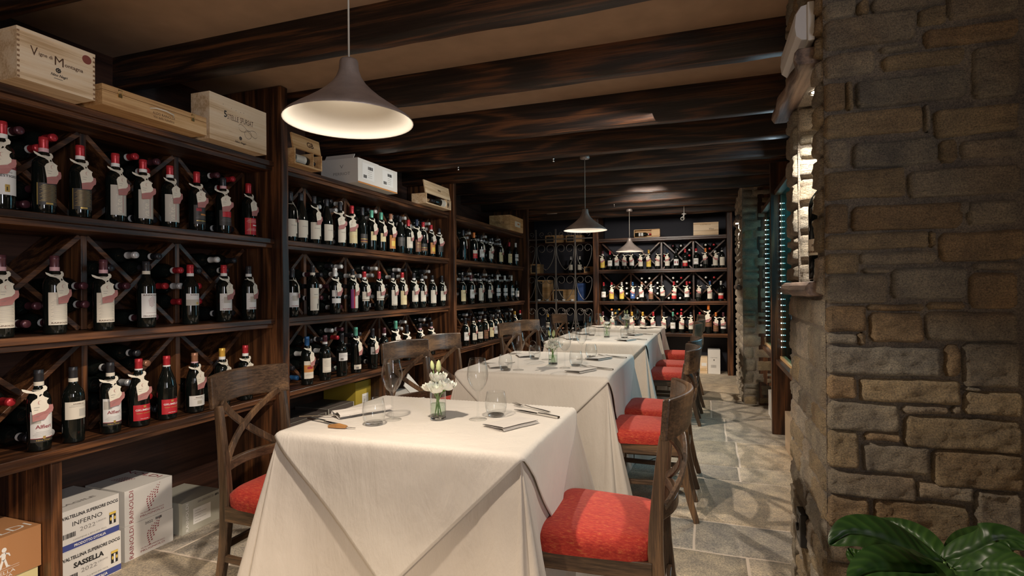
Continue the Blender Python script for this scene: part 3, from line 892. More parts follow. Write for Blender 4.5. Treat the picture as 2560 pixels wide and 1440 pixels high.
def label_mesh(shape, spec):
    """spec: (name, base, z0, z1, half angle deg, details)"""
    key = ('label', shape, spec[0])
    if key in BC: return BC[key]
    nm, base, z0, z1, ha, det = spec
    r0 = .0378 if shape == 'bordeaux' else .0418
    mb = MB()
    def cyl(uu, vv, off=.0006):
        a = uu / r0
        return Vector(((r0 + off) * math.cos(a), (r0 + off) * math.sin(a), vv))
    def patch(u0, u1, v0, v1, m, off):
        n = 10; vs = []
        for i in range(n + 1):
            u_ = u0 + (u1 - u0) * i / n
            vs += [cyl(u_, v0, off), cyl(u_, v1, off)]
        mb.add(vs, [(2 * i, 2 * i + 2, 2 * i + 3, 2 * i + 1) for i in range(n)], m, True)
    hw = r0 * R(ha)
    patch(-hw, hw, z0, z1, base, .0005)
    for d in det:
        if d[0] == 't':      # text: ('t', string, width frac, z, material, [height])
            vs, fs, w_, h_ = text_geo(d[1], 0.02)
            text(mb, d[1], (0, 0, 0), (0, 1, 0), (0, 0, 1), 2 * hw * d[2], d[4], height=d[5] if len(d) > 5 else None, bold=.02, fn=lambda a, b_, z=d[3]: cyl(a, z + b_, .0010))
        elif d[0] == 'v':    # vertical script
            text(mb, d[1], (0, 0, 0), (0, 1, 0), (0, 0, 1), d[2], d[4], height=d[5], fn=lambda a, b_, z=d[3]: cyl(-b_ - .008, z + a, .0010))
        elif d[0] == 'b':    # band
            patch(-hw, hw, d[1], d[2], d[3], .0008)
        elif d[0] == 'p':    # patch in label coords
            patch(hw * d[1], hw * d[2], d[3], d[4], d[5], .0009)
        elif d[0] == 'l':    # small text lines
            z = d[1]
            for i in range(d[3]):
                k = .55 + .3 * ((i * 7) % 5) / 5
                patch(-hw * k, hw * k, z, z + .0009, d[2], .0009); z -= .0052
        elif d[0] == 'd':    # dotted leaf
            for i in range(7):
                for j in range(5):
                    a = -.012 + j * .0052 + i * .0009; zz = d[1] - i * .0062 + j * .0032 + (j - 2) ** 2 * .0006
                    if abs(j - 2) * 1.2 + abs(i - 3) > 4.4: continue
                    mb.add([cyl(a + du, zz + dv, .001) for du, dv in ((-.0019, -.001), (.0008, -.0016), (.0019, .001), (-.0008, .0016))], [(0, 1, 2, 3)], 'inkwine')
    BC[key] = mb.mesh('label')
    return BC[key]


TAGC = [(-.058, .004), (-.046, 0), (-.023, -.010), (0, -.008), (.010, 0), (.008, .009), (.018, .010), (.024, .002), (.022, -.008), (.010, -.015), (.005, -.026), (.010, -.033), (.024, -.041),
        (.017, -.049), (.017, -.059), (.023, -.067), (.022, -.079), (.010, -.090), (-.013, -.095), (-.031, -.101), (-.036, -.056), (-.028, -.044), (-.013, -.036), (-.012, -.026), (-.021, -.018), (-.044, -.013), (-.056, -.005)]
TAGP = [(-.031, -.101), (-.013, -.095), (.010, -.090), (.022, -.079), (.023, -.067), (.036, -.067), (.038, -.082), (.035, -.095), (.023, -.103), (.010, -.123), (-.031, -.128)]


def tag_mesh(kind):
    key = ('tag', kind)
    if key in BC: return BC[key]
    mb = MB()
    sc = .92
    def mp(u_, v_, off):
        pr = [(.012, .0175), (-.01, .022), (-.025, .031), (-.045, .0415), (-.14, .0475)]
        for (va, ra), (vb, rb) in zip(pr[:-1], pr[1:]):
            if va >= v_ >= vb:
                rr = ra + (rb - ra) * (va - v_) / (va - vb); break
        else: rr = pr[0][1] if v_ > 0 else pr[-1][1]
        if kind == 1: u_ = -u_
        return Vector((rr + off - abs(u_) * .12, u_ * sc, v_ * sc))
    for pts, m in ((TAGC, 'tagcream'), (TAGP, 'tagpink')):
        n = len(pts)
        vs = [mp(a, b_, 0.0) for a, b_ in pts] + [mp(a, b_, .0009) for a, b_ in pts]
        f1 = list(range(n, 2 * n)); f0 = list(range(n))[::-1]
        side = [(i, (i + 1) % n, n + (i + 1) % n, n + i) for i in range(n)]
        mb.add(vs, [f0, f1] + side, m)
    # collar ring behind the neck
    mb.tube([(math.cos(a) * .0195, math.sin(a) * .0195, -.006) for a in [2 * PI * k / 14 for k in range(15)]], .0018, 'tagcream', 5)
    # printed letter and lines
    arc = [(-.006 + .006 * math.cos(a), -.054 + .008 * math.sin(a)) for a in [R(60 + 26 * k) for k in range(9)]]
    for (a, b_), (c, d) in zip(arc[:-1], arc[1:]):
        mb.add([mp(a, b_, .0014), mp(c, d, .0014), mp(c + .0014, d, .0014), mp(a + .0014, b_, .0014)], [(0, 1, 2, 3)], 'inkred')
    for z_, wd in ((-.072, .018), (-.082, .014), (-.108, .016)):
        mb.add([mp(-.026, z_, .0012), mp(-.026 + wd, z_, .0012), mp(-.026 + wd, z_ - .0012, .0012), mp(-.026, z_ - .0012, .0012)], [(0, 1, 2, 3)], 'inkgrey')
    BC[key] = mb.mesh('neck_tag')
    return BC[key]


LB = {
    'cream': ('cream', 'paper', .055, .150, 62, [('l', .135, 'inkgrey', 9), ('t', 'RAINOLDI', .7, .062, 'inkgrey', .005)]),
    'tallcream': ('tallcream', 'paper', .035, .160, 58, [('l', .130, 'inkgrey', 15), ('t', 'RAINOLDI', .75, .043, 'inkbrown', .006)]),
    'wide cream': ('wide cream', 'paper', .095, .165, 72, [('t', 'SASSELLA', .4, .156, 'inkbrown', .004), ('p', .0, .75, .105, .135, 'paperg'), ('l', .150, 'inkgrey', 2)]),
    'white': ('white', 'paperw', .060, .150, 60, [('l', .125, 'inkgrey', 5), ('t', 'NOBILE', .6, .068, 'inkwine', .007), ('p', -.5, .4, .100, .132, 'paperg')]),
    'dots': ('dots', 'paperw', .045, .155, 62, [('t', 'RAINOLDI', .8, .147, 'inkbrown', .006), ('d', .128), ('t', 'PRUGNOLO', .8, .052, 'inkbrown', .006), ('l', .066, 'inkwine', 1)]),
    'half': ('half', 'paperw', .095, .155, 62, [('b', .095, .125, 'paperg'), ('t', 'INFERNO', .5, .148, 'inkbrown', .005), ('p', .1, .5, .1, .112, 'inkgold')]),
    'script': ('script', 'paperg', .030, .160, 58, [('v', 'valtellina', .115, .095, 'paper', .022), ('p', .2, .24, .04, .15, 'inkred')]),
    'prestige': ('prestige', 'paperw', .050, .160, 62, [('b', .138, .154, 'inkwine'), ('t', 'TRIMER', .7, .146, 'inkwhite', .007), ('t', 'CORTO', .4, .126, 'inkblack', .005), ('t', 'PRESTIGIO', .85, .114, 'inkblack', .008), ('p', -.15, .2, .06, .085, 'inkgold'), ('t', 'T', .16, .072, 'inkblack')]),
    'gilt': ('gilt', 'labdark', .035, .120, 60, [('p', -1, -.92, .035, .12, 'inkgold'), ('l', .112, 'inkgold', 13), ('p', -.3, .3, .038, .045, 'inkgold')]),
    'redmark': ('redmark', 'labdark', .035, .130, 60, [('p', -.7, -.1, .1, .115, 'inkred'), ('p', -.2, .7, .08, .088, 'laborange'), ('p', -.7, .7, .05, .054, 'inkgold'), ('l', .075, 'inkgrey', 3)]),
    'darkred': ('darkred', 'labdark', .045, .125, 62, [('p', -.6, .6, .09, .12, 'labred'), ('l', .082, 'inkgrey', 4)]),
    'redtall': ('redtall', 'labred', .012, .105, 64, [('p', -.35, -.3, .012, .105, 'inkgold'), ('l', .095, 'inkwhite', 4), ('p', 0, .8, .062, .068, 'inkwhite'), ('l', .045, 'inkwhite', 3)]),
    'grumello': ('grumello', 'labred', .028, .098, 62, [('p', -.12, .12, .085, .094, 'inkgold'), ('t', 'GRUMELLO', .8, .075, 'inkwhite', .009), ('t', 'buon consiglio', .7, .060, 'inkgold', .007), ('t', 'VALTELLINA', .4, .036, 'inkwhite', .003)]),
    'sketch': ('sketch', 'paperw', .035, .150, 64, [('p', -.9, -.2, .105, .14, 'paperg'), ('t', 'Alfieri', .6, .092, 'inkwine', .014), ('l', .072, 'inkgrey', 4), ('b', .035, .048, 'labdark'), ('b', .048, .050, 'inkred'), ('p', -.08, .12, .046, .056, 'inkgold'), ('t', 'Nino Negri', .55, .041, 'inkgold', .007)]),
    'fracia': ('fracia', 'paperw', .035, .088, 62, [('t', 'FRACIA', .35, .078, 'inkbrown', .005), ('p', -.2, .3, .045, .062, 'paperg'), ('l', .070, 'inkgrey', 1)]),
    'low cream': ('low cream', 'paper', .045, .125, 60, [('t', 'MATTEO', .6, .105, 'inkgrey', .006), ('l', .09, 'inkgrey', 4)]),
    'low white': ('low white', 'paperw', .045, .115, 58, [('p', .2, .5, .055, .068, 'inkgrey'), ('l', .1, 'inkgrey', 1)]),
    'cut': ('cut', 'paper', .030, .135, 58, [('t', 'AR.PE.PE', .45, .098, 'inkgrey', .004), ('p', .45, 1, .03, .05, 'bottle')]),
    'yellow': ('yellow', 'papery', .035, .150, 58, [('l', .09, 'inkgold', 4), ('t', 'VINO', .4, .12, 'inkbrown', .008)]),
    'ember': ('ember', 'labdark', .040, .110, 60, [('b', .052, .058, 'laborange'), ('b', .072, .076, 'inkgold'), ('b', .064, .066, 'inkred')]),
    'round': ('round', 'papery', .075, .140, 42, [('l', .12, 'inkgrey', 3)]),
    'art': ('art', 'laborange', .030, .135, 58, [('p', -.6, .3, .05, .09, 'labyellow'), ('l', .12, 'inkbrown', 3)]),
    'smoke': ('smoke', 'labdark', .060, .130, 60, [('l', .12, 'inkgrey', 4)]),
    'purple': ('purple', 'paper', .030, .160, 58, [('p', -1, -.45, .03, .16, 'labpurple'), ('p', -.45, -.2, .03, .16, 'labred')]),
    'stroke': ('stroke', 'paper', .030, .165, 60, [('p', .35, .45, .06, .1, 'inkblack'), ('p', .15, .3, .04, .07, 'inkblack'), ('p', -.4, .3, .125, .127, 'inkblack'), ('l', .11, 'inkgold', 2)]),
    'two part': ('two part', 'paperw', .070, .155, 60, [('b', .102, .113, 'bottle'), ('l', .14, 'inkgrey', 1)]),
    'banded': ('banded', 'paper', .080, .150, 60, [('b', .088, .092, 'inkbrown'), ('l', .13, 'inkgrey', 3)]),
    'sunset': ('sunset', 'paper', .040, .150, 60, [('b', .080, .125, 'laborange'), ('p', -.5, .5, .1, .115, 'inkred'), ('l', .07, 'inkgrey', 3)]),
    'little': ('little', 'paperw', .110, .165, 60, [('p', -.7, -.2, .115, .130, 'inkgrey'), ('l', .15, 'inkgrey', 3)]),
    'base': ('base', 'paper', .025, .055, 60, [('p', -.6, -.1, .028, .042, 'inkgrey')]),
    'blue': ('blue', 'labblue', .040, .130, 60, [('p', -.3, .3, .08, .1, 'inkwhite')]),
    'brown': ('brown', 'labbrown', .030, .130, 62, [('t', 'RISERVA', .6, .1, 'inkgold', .006), ('l', .08, 'inkgold', 4)]),
    'orange': ('orange', 'labbrown', .07, .165, 66, [('t', 'GRAPPA', .6, .13, 'inkgold', .008), ('l', .11, 'inkgold', 3)]),
    'golden': ('golden', 'labyellow', .035, .150, 60, [('l', .1, 'inkbrown', 4)]),
    'figure': ('figure', 'paperw', .050, .145, 60, [('p', -.6, -.2, .08, .115, 'inkwine'), ('p', .2, .6, .08, .115, 'inkwine')]),
    'crimson': ('crimson', 'labred', .035, .120, 60, [('b', .085, .118, 'paper'), ('l', .07, 'inkgold', 3)]),
}
DESC = {'tallcream': 'tall cream', 'dots': 'dotted leaf', 'half': 'white and grey', 'script': 'tall grey script', 'prestige': 'white and red banded', 'gilt': 'dark gilt', 'redmark': 'dark red-marked',
        'darkred': 'dark and red', 'redtall': 'tall red', 'grumello': 'low red', 'sketch': 'white illustrated', 'fracia': 'low white', 'cut': 'plain cream', 'ember': 'dark orange-striped', 'round': 'pale rounded',
        'art': 'orange picture', 'smoke': 'dark grey', 'purple': 'purple and cream', 'stroke': 'cream brush-stroke', 'two part': 'two-part white', 'banded': 'gold-banded cream', 'sunset': 'orange and cream',
        'little': 'small high white', 'base': 'tiny low cream', 'figure': 'white two-figure', 'golden': 'golden yellow', 'orange': 'brown', 'low white': 'small white', 'low cream': 'small cream'}


def bottle(loc, face, shape, cap, strip, lab, tg, label, group, seg=20, sc=1.0, szx=1.0):
    t_ = thing('wine_bottle', label, 'bottle', loc, face, group)
    t_.scale = (szx, szx, sc)
    link('glass_body', body_mesh(shape, seg), t_)
    link('capsule', cap_mesh(shape, cap, strip, seg), t_)
    if lab: link('label', label_mesh(shape, LB[lab]), t_)
    if tg is not None:
        o = link('neck_tag', tag_mesh(tg[0]), t_, loc=(0, 0, .233 if shape == 'bordeaux' else .236)); o.rotation_euler = (0, 0, R(tg[1]))
    return t_


# px of the bottle at its base, capsule, strip, label, tag, shape, height scale
ROWS = {
    (0, 2): [(6, 'red', 'w', 'prestige', (0, -8), 'B', 1.08), (110, 'red', 'p', 'gilt', (0, 18), 'B', 1.0), (201, 'red', 'w', 'gilt', (0, 22), 'B', 1.0), (289, 'red', 'w', 'script', (0, 16), 'B', 1.0),
             (358, 'red', 'w', 'script', (0, 4), 'B', 1.0), (425, 'red', 'w', 'script', (0, 25), 'B', 1.0), (492, 'red', None, 'redmark', (0, 6), 'B', 1.0), (558, 'black', 'p', 'darkred', (0, 2), 'B', 1.0), (621, 'red', None, 'redtall', (0, 20), 'B', 1.0)],
    (0, 1): [(2, 'plum', 'p', 'tallcream', (0, 10), 'B', 1.0), (137, 'plum', 'p', 'tallcream', (0, 20), 'B', 1.02), (259, 'plum', 'p', 'tallcream', (0, 10), 'B', 1.0), (366, 'black', 'c', 'dots', None, 'B', 1.0),
             (476, 'red', 'w', 'half', None, 'B', .98), (560, 'red', 'w', 'white', (0, 25), 'B', 1.0), (622, 'black', 'w', 'white', (0, 25), 'B', 1.0)],
    (0, 0): [(98, 'black', 'c', 'sketch', (0, -4), 'B', 1.02), (184, 'black', 'c', 'wide cream', None, 'B', 1.0), (277, 'black', 'c', 'sketch', (0, 12), 'B', 1.0), (348, 'red', 'w', 'grumello', (0, 4), 'G', 1.0),
             (418, 'red', 'w', 'grumello', None, 'G', .99), (488, 'copper', 'p', 'fracia', (0, 22), 'G', .98), (557, 'gold', 'w', 'low cream', (0, 22), 'B', 1.0), (615, 'red', 'w', 'low white', (0, 10), 'B', 1.0)],
    (1, 2): [(727, 'black', None, 'cut', (0, 70), 'B', 1.03), (753, 'black', None, 'cut', None, 'G', 1.05), (786, 'black', None, 'cut', (0, 35), 'G', 1.05), (817, 'black', None, 'cut', None, 'G', 1.05), (851, 'black', None, 'cut', (0, -10), 'B', 1.05),
             (880, 'red', None, 'yellow', (0, -8), 'B', 1.03), (906, 'black', None, 'ember', None, 'B', 1.05), (929, 'green', None, 'round', (0, 28), 'B', 1.03), (953, 'green', None, 'round', (0, 30), 'B', 1.03), (977, 'copper', 'c', 'art', (0, 10), 'B', 1.05),
             (1000, 'black', None, 'smoke', None, 'G', 1.05), (1021, 'red', None, 'cream', (0, 30), 'B', 1.0), (1042, 'navy', None, 'brown', (0, 5), 'B', 1.07), (1058, 'red', 'c', 'ember', (0, 50), 'B', 1.03), (1078, 'red', 'w', 'art', (0, 12), 'B', 1.0), (1098, 'black', 'w', 'smoke', (0, 5), 'B', .95)],
    (1, 1): [(731, 'black', None, 'white', (0, 65), 'B', 1.0), (782, 'black', 'c', 'stroke', None, 'B', 1.08), (838, 'white', None, 'two part', (0, 30), 'B', 1.05), (882, 'black', 'c', 'purple', (0, 28), 'B', 1.05), (911, 'red', 'w', 'banded', (0, 28), 'B', 1.0),
             (948, 'red', None, 'banded', (0, 28), 'B', 1.02), (982, 'black', 'c', 'tallcream', (0, 22), 'B', 1.0), (1006, 'red', 'c', 'yellow', (0, 28), 'B', 1.02), (1035, 'black', 'w', 'cream', (0, 12), 'B', 1.02), (1055, 'black', 'w', 'cream', (0, 25), 'B', 1.0), (1081, 'black', 'w', 'tallcream', (0, 50), 'B', .98), (1105, 'black', None, 'cream', (0, 20), 'B', .98)],
    (1, 0): [(768, 'blue', None, 'sunset', (0, 35), 'B', 1.02), (813, 'plum', 'w', 'cream', None, 'B', 1.0), (855, 'black', None, 'little', None, 'B', 1.0), (890, 'green', None, 'base', (0, 25), 'B', 1.1), (932, 'black', None, 'little', (0, 25), 'B', 1.02),
             (961, 'plum', 'w', 'cream', None, 'B', 1.0), (990, 'green', None, 'white', (0, 0), 'B', 1.15), (1018, 'black', None, 'little', (0, 0), 'B', 1.0), (1051, 'black', 'p', 'cream', (0, 15), 'B', 1.0), (1079, 'black', 'p', 'cream', (0, 2), 'B', 1.0)],
    (2, 2): [(1158, 'black', None, None, (0, 55), 'B', 1.08), (1185, 'orange', None, 'crimson', (0, 50), 'B', 1.08), (1203, 'black', 'w', 'white', (0, 45), 'B', 1.0), (1225, 'black', 'w', 'cream', (0, 15), 'B', 1.0), (1250, 'black', 'w', 'yellow', (0, 35), 'B', 1.02), (1273, 'red', None, 'yellow', None, 'B', 1.02), (1289, 'white', None, 'two part', None, 'B', 1.05)],
    (2, 1): [(1156, 'black', None, 'yellow', (0, 60), 'B', 1.02), (1178, 'plum', 'p', 'white', (0, 45), 'B', 1.05), (1201, 'black', 'w', 'stroke', (0, 45), 'B', 1.05), (1223, 'black', 'w', 'cream', (0, 30), 'B', 1.02), (1244, 'white', None, 'two part', None, 'B', 1.1), (1262, 'white', None, 'two part', None, 'B', 1.1), (1279, 'white', None, 'two part', None, 'B', 1.1), (1291, 'black', None, 'white', None, 'B', .9)],
    (2, 0): [(1164, 'black', None, 'white', (0, 45), 'B', .98), (1184, 'black', 'c', 'low cream', (0, 30), 'B', .98), (1199, 'black', 'p', 'low cream', None, 'B', .98), (1213, 'black', 'c', 'brown', (0, 40), 'B', 1.0), (1227, 'black', None, 'yellow', (0, 40), 'B', 1.0), (1239, 'black', None, 'white', (0, 40), 'B', 1.02), (1250, 'black', None, 'white', (0, 40), 'B', 1.02),
             (1263, 'black', None, 'cream', None, 'B', 1.0), (1274, 'black', None, 'white', None, 'B', 1.0), (1287, 'gold', 'w', 'cream', (0, 20), 'B', 1.0), (1300, 'red', 'w', 'white', None, 'B', 1.02)],
}
RN = ['lowest', 'middle', 'top']
for (bi, ri), lst in ROWS.items():
    for k, (px, cap, strip, lab, tg, sh, sc) in enumerate(lst):
        zs = ST[ri]
        py = {0: (1130, 790, 530), 1: (960, 790, 620), 2: (880, 770, 650)}[bi][ri]
        p = onX(px, py, -2.428)
        # column taken a little above the base
        p = onX(px, py - 40 if bi == 0 else py - 20, -2.428)
        face = R((-8, -18, -26)[bi] + 6 * math.sin(k * 2.3))
        if tg: tg = (tg[0], tg[1] * (.95, .8, .8)[bi] - (6 if tg[1] < 9 else 0))
        lt = f"{ORD[k]} bottle from left, {RN[ri]} row of {BAYS[bi][2]} rack, {cap} capsule"
        if lab: lt += f", {DESC.get(lab, lab)} label"
        bottle((-2.428, p.y, zs + .001), face, 'bordeaux' if sh == 'B' else 'burgundy', cap, strip, lab, tg, lt, f'bottles standing on the {RN[ri]} shelf of the {BAYS[bi][2]} left rack', 20 if bi == 0 else 14, sc)
BR = {
    2: [(1507, 'plum', 'w', 'golden', 1), (1525, 'red', None, 'white', 0), (1542, 'black', None, 'white', 1), (1561, 'black', None, 'white', 1), (1580, 'black', None, 'white', 1), (1602, 'black', None, 'low cream', 1), (1622, 'gold', None, 'golden', 1), (1643.5, 'black', None, 'low cream', 1),
        (1668, 'navy', None, 'low cream', 1), (1690.5, 'black', None, 'figure', 0), (1713, 'red', None, 'crimson', 0), (1740.5, 'red', 'w', 'white', 0), (1764, 'orange', None, 'smoke', 1), (1788, 'black', 'w', 'tallcream', 1), (1805, 'black', 'w', 'tallcream', 0)],
    1: [(1509.5, 'red', None, 'white', 0), (1529, 'red', 'w', 'golden', 1), (1554.5, 'silver', None, 'golden', 1), (1582, 'blue', None, 'blue', 1), (1604.5, 'copper', 'w', 'white', 1), (1628, 'copper', 'w', 'brown', 1), (1657, 'black', None, 'banded', 1), (1685, 'red', None, 'crimson', 1), (1717, 'red', None, 'white', 1), (1746, 'black', None, 'smoke', 1), (1775, 'blue', None, 'tallcream', 1), (1802.5, 'white', None, 'crimson', 0)],
    0: [(1507.5, 'plum', None, 'cream', 1), (1531, 'white', None, 'cream', 1), (1580, 'gold', None, 'cream', 1), (1607, 'gold', None, 'cream', 1), (1633.5, 'red', None, 'white', 1), (1660, 'black', None, 'cream', 1), (1682.5, 'green', None, 'white', 0), (1703.5, 'red', 'w', 'cream', 1), (1727.5, 'black', 'w', 'cream', 1), (1749.7, 'red', None, 'brown', 0), (1771.8, 'orange', None, 'orange', 1), (1790, 'orange', None, 'brown', 1), (1808.5, 'plum', None, 'two part', 1)],
}
for ri, lst in BR.items():
    for k, (px, cap, strip, lab, tg) in enumerate(lst):
        p = onY(px, (800, 735, 655)[ri], 8.44)
        if ri == 0 and k == 10: sc = (1.38, 1.3)
        elif ri == 0: sc = (1.0, 1.05)
        else: sc = (.95, 1.0)
        lt = f"{ORD[k]} bottle from left, {RN[ri]} row of far wall rack, {cap} capsule, {DESC.get(lab, lab)} label"
        bottle((p.x, 8.44, BST[ri] + .001), R(-90 + 8 * math.sin(k)), 'bordeaux', cap, strip, lab, (k % 2, 4 * math.sin(k * 3)) if tg else None, lt, f'bottles standing on the {RN[ri]} shelf of the far rack', 14, sc[0], sc[1])

# big bottle in the niche
t_ = bottle((.402, 2.20, 1.266), R(-125), 'bordeaux', 'black', None, None, None, 'large dark bottle with cream label standing in the lit pillar niche', None, 28, 1.42, 1.5)
LB['niche'] = ('niche', 'paper', .065, .105, 75, [('t', 'L', .06, .1005, 'inkbrown', .006), ('t', 'Nuova', .35, .089, 'inkbrown', .006), ('t', 'Valtellina era', .8, .074, 'inkbrown', .006)])
link('label', label_mesh('bordeaux', LB['niche']), t_)

# lying bottles in the lattice compartments
def lying_mesh(cap, seg=12):
    key = ('lie', cap, seg)
    if key not in BC:
        mb = MB(); mb.lathe(PROF['bordeaux'], 'bottle', seg)
        BC[key] = mb.mesh('glass_body')
    return BC[key]


def lying(loc, face, cap, label, group, k):
    t_ = bpy.data.objects.new('lying_wine_bottle', body_mesh('bordeaux', 12)); COL.objects.link(t_)
    t_.location = loc
    t_.rotation_euler = (0, R(90), 0) if face == 'X' else (R(90), 0, 0)
    tag(t_, label, 'bottle', group)
    link('capsule', cap_mesh('bordeaux', cap, 'w' if k % 3 else None, 12), t_)


RB = .0395
nl = 0
def fill(face, a0, a1, z0, z1, n, base, spec, nm, rn):
    """spec: {cell: [(zone, count, [caps])]}; zones T top V, L left, R right, B bottom"""
    global nl
    c = (a1 - a0) / n; hgt = z1 - z0
    s2 = RB * math.sqrt(2)
    for cell, zs in spec.items():
        ac = a0 + c * (cell + .5); zc = (z0 + z1) / 2
        for zone, cnt, caps in zs:
            pts = []
            if zone == 'T':
                for row in range(5):
                    for i in range(row + 1):
                        a = ac + (2 * i - row) * s2; z = zc + s2 + .016 + row * s2
                        if z < z1 - RB - .002 and abs(a - ac) < c / 2 - RB - .014: pts.append((a, z))
            elif zone == 'B':
                for row in range(3):
                    m_ = 4 - row
                    for i in range(m_):
                        a = ac + (2 * i - (m_ - 1)) * (RB + .0005); z = z0 + RB + .002 + row * RB * 1.74
                        if z - z0 + RB * 1.5 < hgt / 2 - abs(a - ac) * .98 + .01: pts.append((a, z))
            else:
                sg = -1 if zone == 'L' else 1
                for col in range(3):
                    for row in range(5):
                        a = ac + sg * (c / 2 - .014 - RB - col * 2 * RB); dx = RB + col * 2 * RB
                        z = z0 + dx + s2 + .016 + row * 2 * RB
                        if z + dx + s2 + .014 < z1: pts.append((a, z))
            for k, (a, z) in enumerate(pts[:cnt]):
                nl += 1
                cap = caps[k % len(caps)]
                pos = {'T': 'upper', 'B': 'lower', 'L': 'left', 'R': 'right'}[zone]
                g = f'{cap} capped bottles lying in {pos} part of {ORD[cell]} cell, {rn} row, {nm} rack'
                lt = f'{ORD[k]} lying bottle from below, {pos} part of {ORD[cell]} cell, {rn} row, {nm} rack, {cap} capsule'
                j = .012 * math.sin(nl * 1.7)
                if face == 'X': lying((base + .012 + abs(j), a, z), 'X', cap, lt, g, nl)
                else: lying((a, base - .012 - abs(j), z), 'Y', cap, lt, g, nl)


zr = [(ST[0] + .001, ST[1] - .053), (ST[1] + .001, ST[2] - .053), (ST[2] + .001, ZT0 - .003)]
B0 = BAYS[0]; B1 = BAYS[1]; B2 = BAYS[2]
xb = XB + .014
fill('X', B0[0], B0[1], *zr[2], 5, xb, {2: [('T', 3, ['red', 'plum']), ('B', 4, ['plum'])], 3: [('T', 6, ['red', 'red', 'plum']), ('B', 4, ['black'])], 4: [('T', 3, ['red', 'plum']), ('B', 3, ['black'])]}, 'nearest', 'top')
fill('X', B0[0], B0[1], *zr[1], 5, xb, {1: [('B', 3, ['plum', 'silver'])], 2: [('B', 3, ['plum']), ('R', 2, ['plum'])], 3: [('T', 6, ['black', 'silver', 'black']), ('R', 5, ['red', 'silver', 'red']), ('L', 4, ['black', 'plum']), ('B', 2, ['plum'])], 4: [('T', 6, ['black', 'white', 'black']), ('L', 3, ['red', 'red', 'black']), ('B', 2, ['black'])]}, 'nearest', 'middle')
fill('X', B0[0], B0[1], *zr[0], 5, xb, {1: [('L', 3, ['red']), ('B', 4, ['black'])], 2: [('L', 4, ['red', 'red', 'black']), ('B', 4, ['black', 'silver'])], 3: [('T', 2, ['copper', 'black']), ('L', 4, ['black', 'silver']), ('B', 3, ['red', 'black'])], 4: [('B', 3, ['copper', 'black']), ('L', 1, ['copper'])]}, 'nearest', 'lowest')
w4 = ['silver', 'black', 'white', 'black']
fill('X', B1[0], B1[1], *zr[2], 5, xb, {0: [('T', 2, w4), ('R', 2, w4)], 1: [('T', 4, w4), ('L', 3, w4), ('B', 3, w4)], 2: [('T', 4, w4), ('B', 3, w4)], 3: [('T', 5, w4), ('R', 3, w4)], 4: [('T', 5, w4), ('L', 3, w4), ('B', 2, w4)]}, 'second', 'top')
fill('X', B1[0], B1[1], *zr[1], 5, xb, {0: [('B', 3, ['plum', 'silver']), ('R', 3, ['plum', 'black'])], 1: [('T', 6, w4), ('R', 4, w4), ('B', 4, ['silver', 'plum']), ('L', 4, ['plum', 'silver', 'black'])], 2: [('T', 6, w4), ('L', 3, w4), ('R', 2, w4), ('B', 3, w4)],
     3: [('T', 6, ['white', 'silver', 'black']), ('L', 3, w4), ('B', 2, ['red', 'plum'])], 4: [('T', 6, ['silver', 'black']), ('B', 3, w4)]}, 'second', 'middle')
fill('X', B1[0], B1[1], *zr[0], 5, xb, {0: [('B', 4, ['black', 'blue']), ('L', 3, ['red', 'plum', 'black']), ('R', 4, ['black', 'white'])], 1: [('T', 5, ['red', 'silver', 'plum']), ('L', 4, ['black', 'white']), ('R', 3, ['black']), ('B', 4, ['black', 'green'])],
     2: [('L', 3, ['black', 'green']), ('B', 3, ['black']), ('R', 2, ['green'])], 3: [('T', 4, w4), ('B', 3, ['black', 'green'])], 4: [('T', 4, ['black', 'silver']), ('B', 2, ['black'])]}, 'second', 'lowest')
fill('X', B2[0], B2[1], *zr[2], 5, xb, {1: [('T', 3, w4)], 2: [('T', 6, w4), ('L', 4, w4), ('R', 4, w4), ('B', 2, w4)], 3: [('T', 6, w4), ('L', 4, w4)]}, 'third', 'top')
fill('X', B2[0], B2[1], *zr[1], 5, xb, {0: [('T', 3, w4), ('R', 2, w4)], 1: [('T', 6, w4), ('L', 3, w4), ('R', 4, w4)], 2: [('T', 6, w4), ('L', 4, w4), ('R', 4, w4)], 3: [('T', 6, w4), ('L', 4, w4), ('R', 4, w4)], 4: [('T', 6, w4), ('L', 3, w4)]}, 'third', 'middle')
fill('X', B2[0], B2[1], *zr[0], 5, xb, {1: [('T', 3, ['black', 'silver'])], 2: [('T', 5, ['black', 'silver'])], 3: [('T', 6, w4), ('L', 3, w4)], 4: [('T', 3, w4)]}, 'third', 'lowest')
zb_ = [(BST[0] + .001, BST[1] - .053), (BST[1] + .001, BST[2] - .053), (BST[2] + .001, 1.943)]
fill('Y', BX0, BX1, *zb_[2], 4, 8.784, {0: [('R', 2, ['red', 'black'])], 1: [('L', 2, ['red', 'black'])], 2: [('T', 3, ['silver', 'plum']), ('R', 4, ['silver', 'red']), ('L', 2, ['white', 'red'])], 3: [('T', 3, ['red', 'white']), ('L', 2, ['red', 'silver']), ('B', 3, ['silver'])]}, 'far', 'top')
fill('Y', BX0, BX1, *zb_[1], 4, 8.784, {0: [('L', 2, ['red']), ('R', 3, ['white'])], 1: [('T', 4, ['white']), ('R', 3, ['white']), ('B', 2, ['white'])], 2: [('T', 5, ['silver', 'white', 'red']), ('R', 3, ['red', 'silver']), ('B', 3, ['white', 'red'])], 3: [('T', 5, ['red', 'white']), ('R', 2, ['silver'])]}, 'far', 'middle')
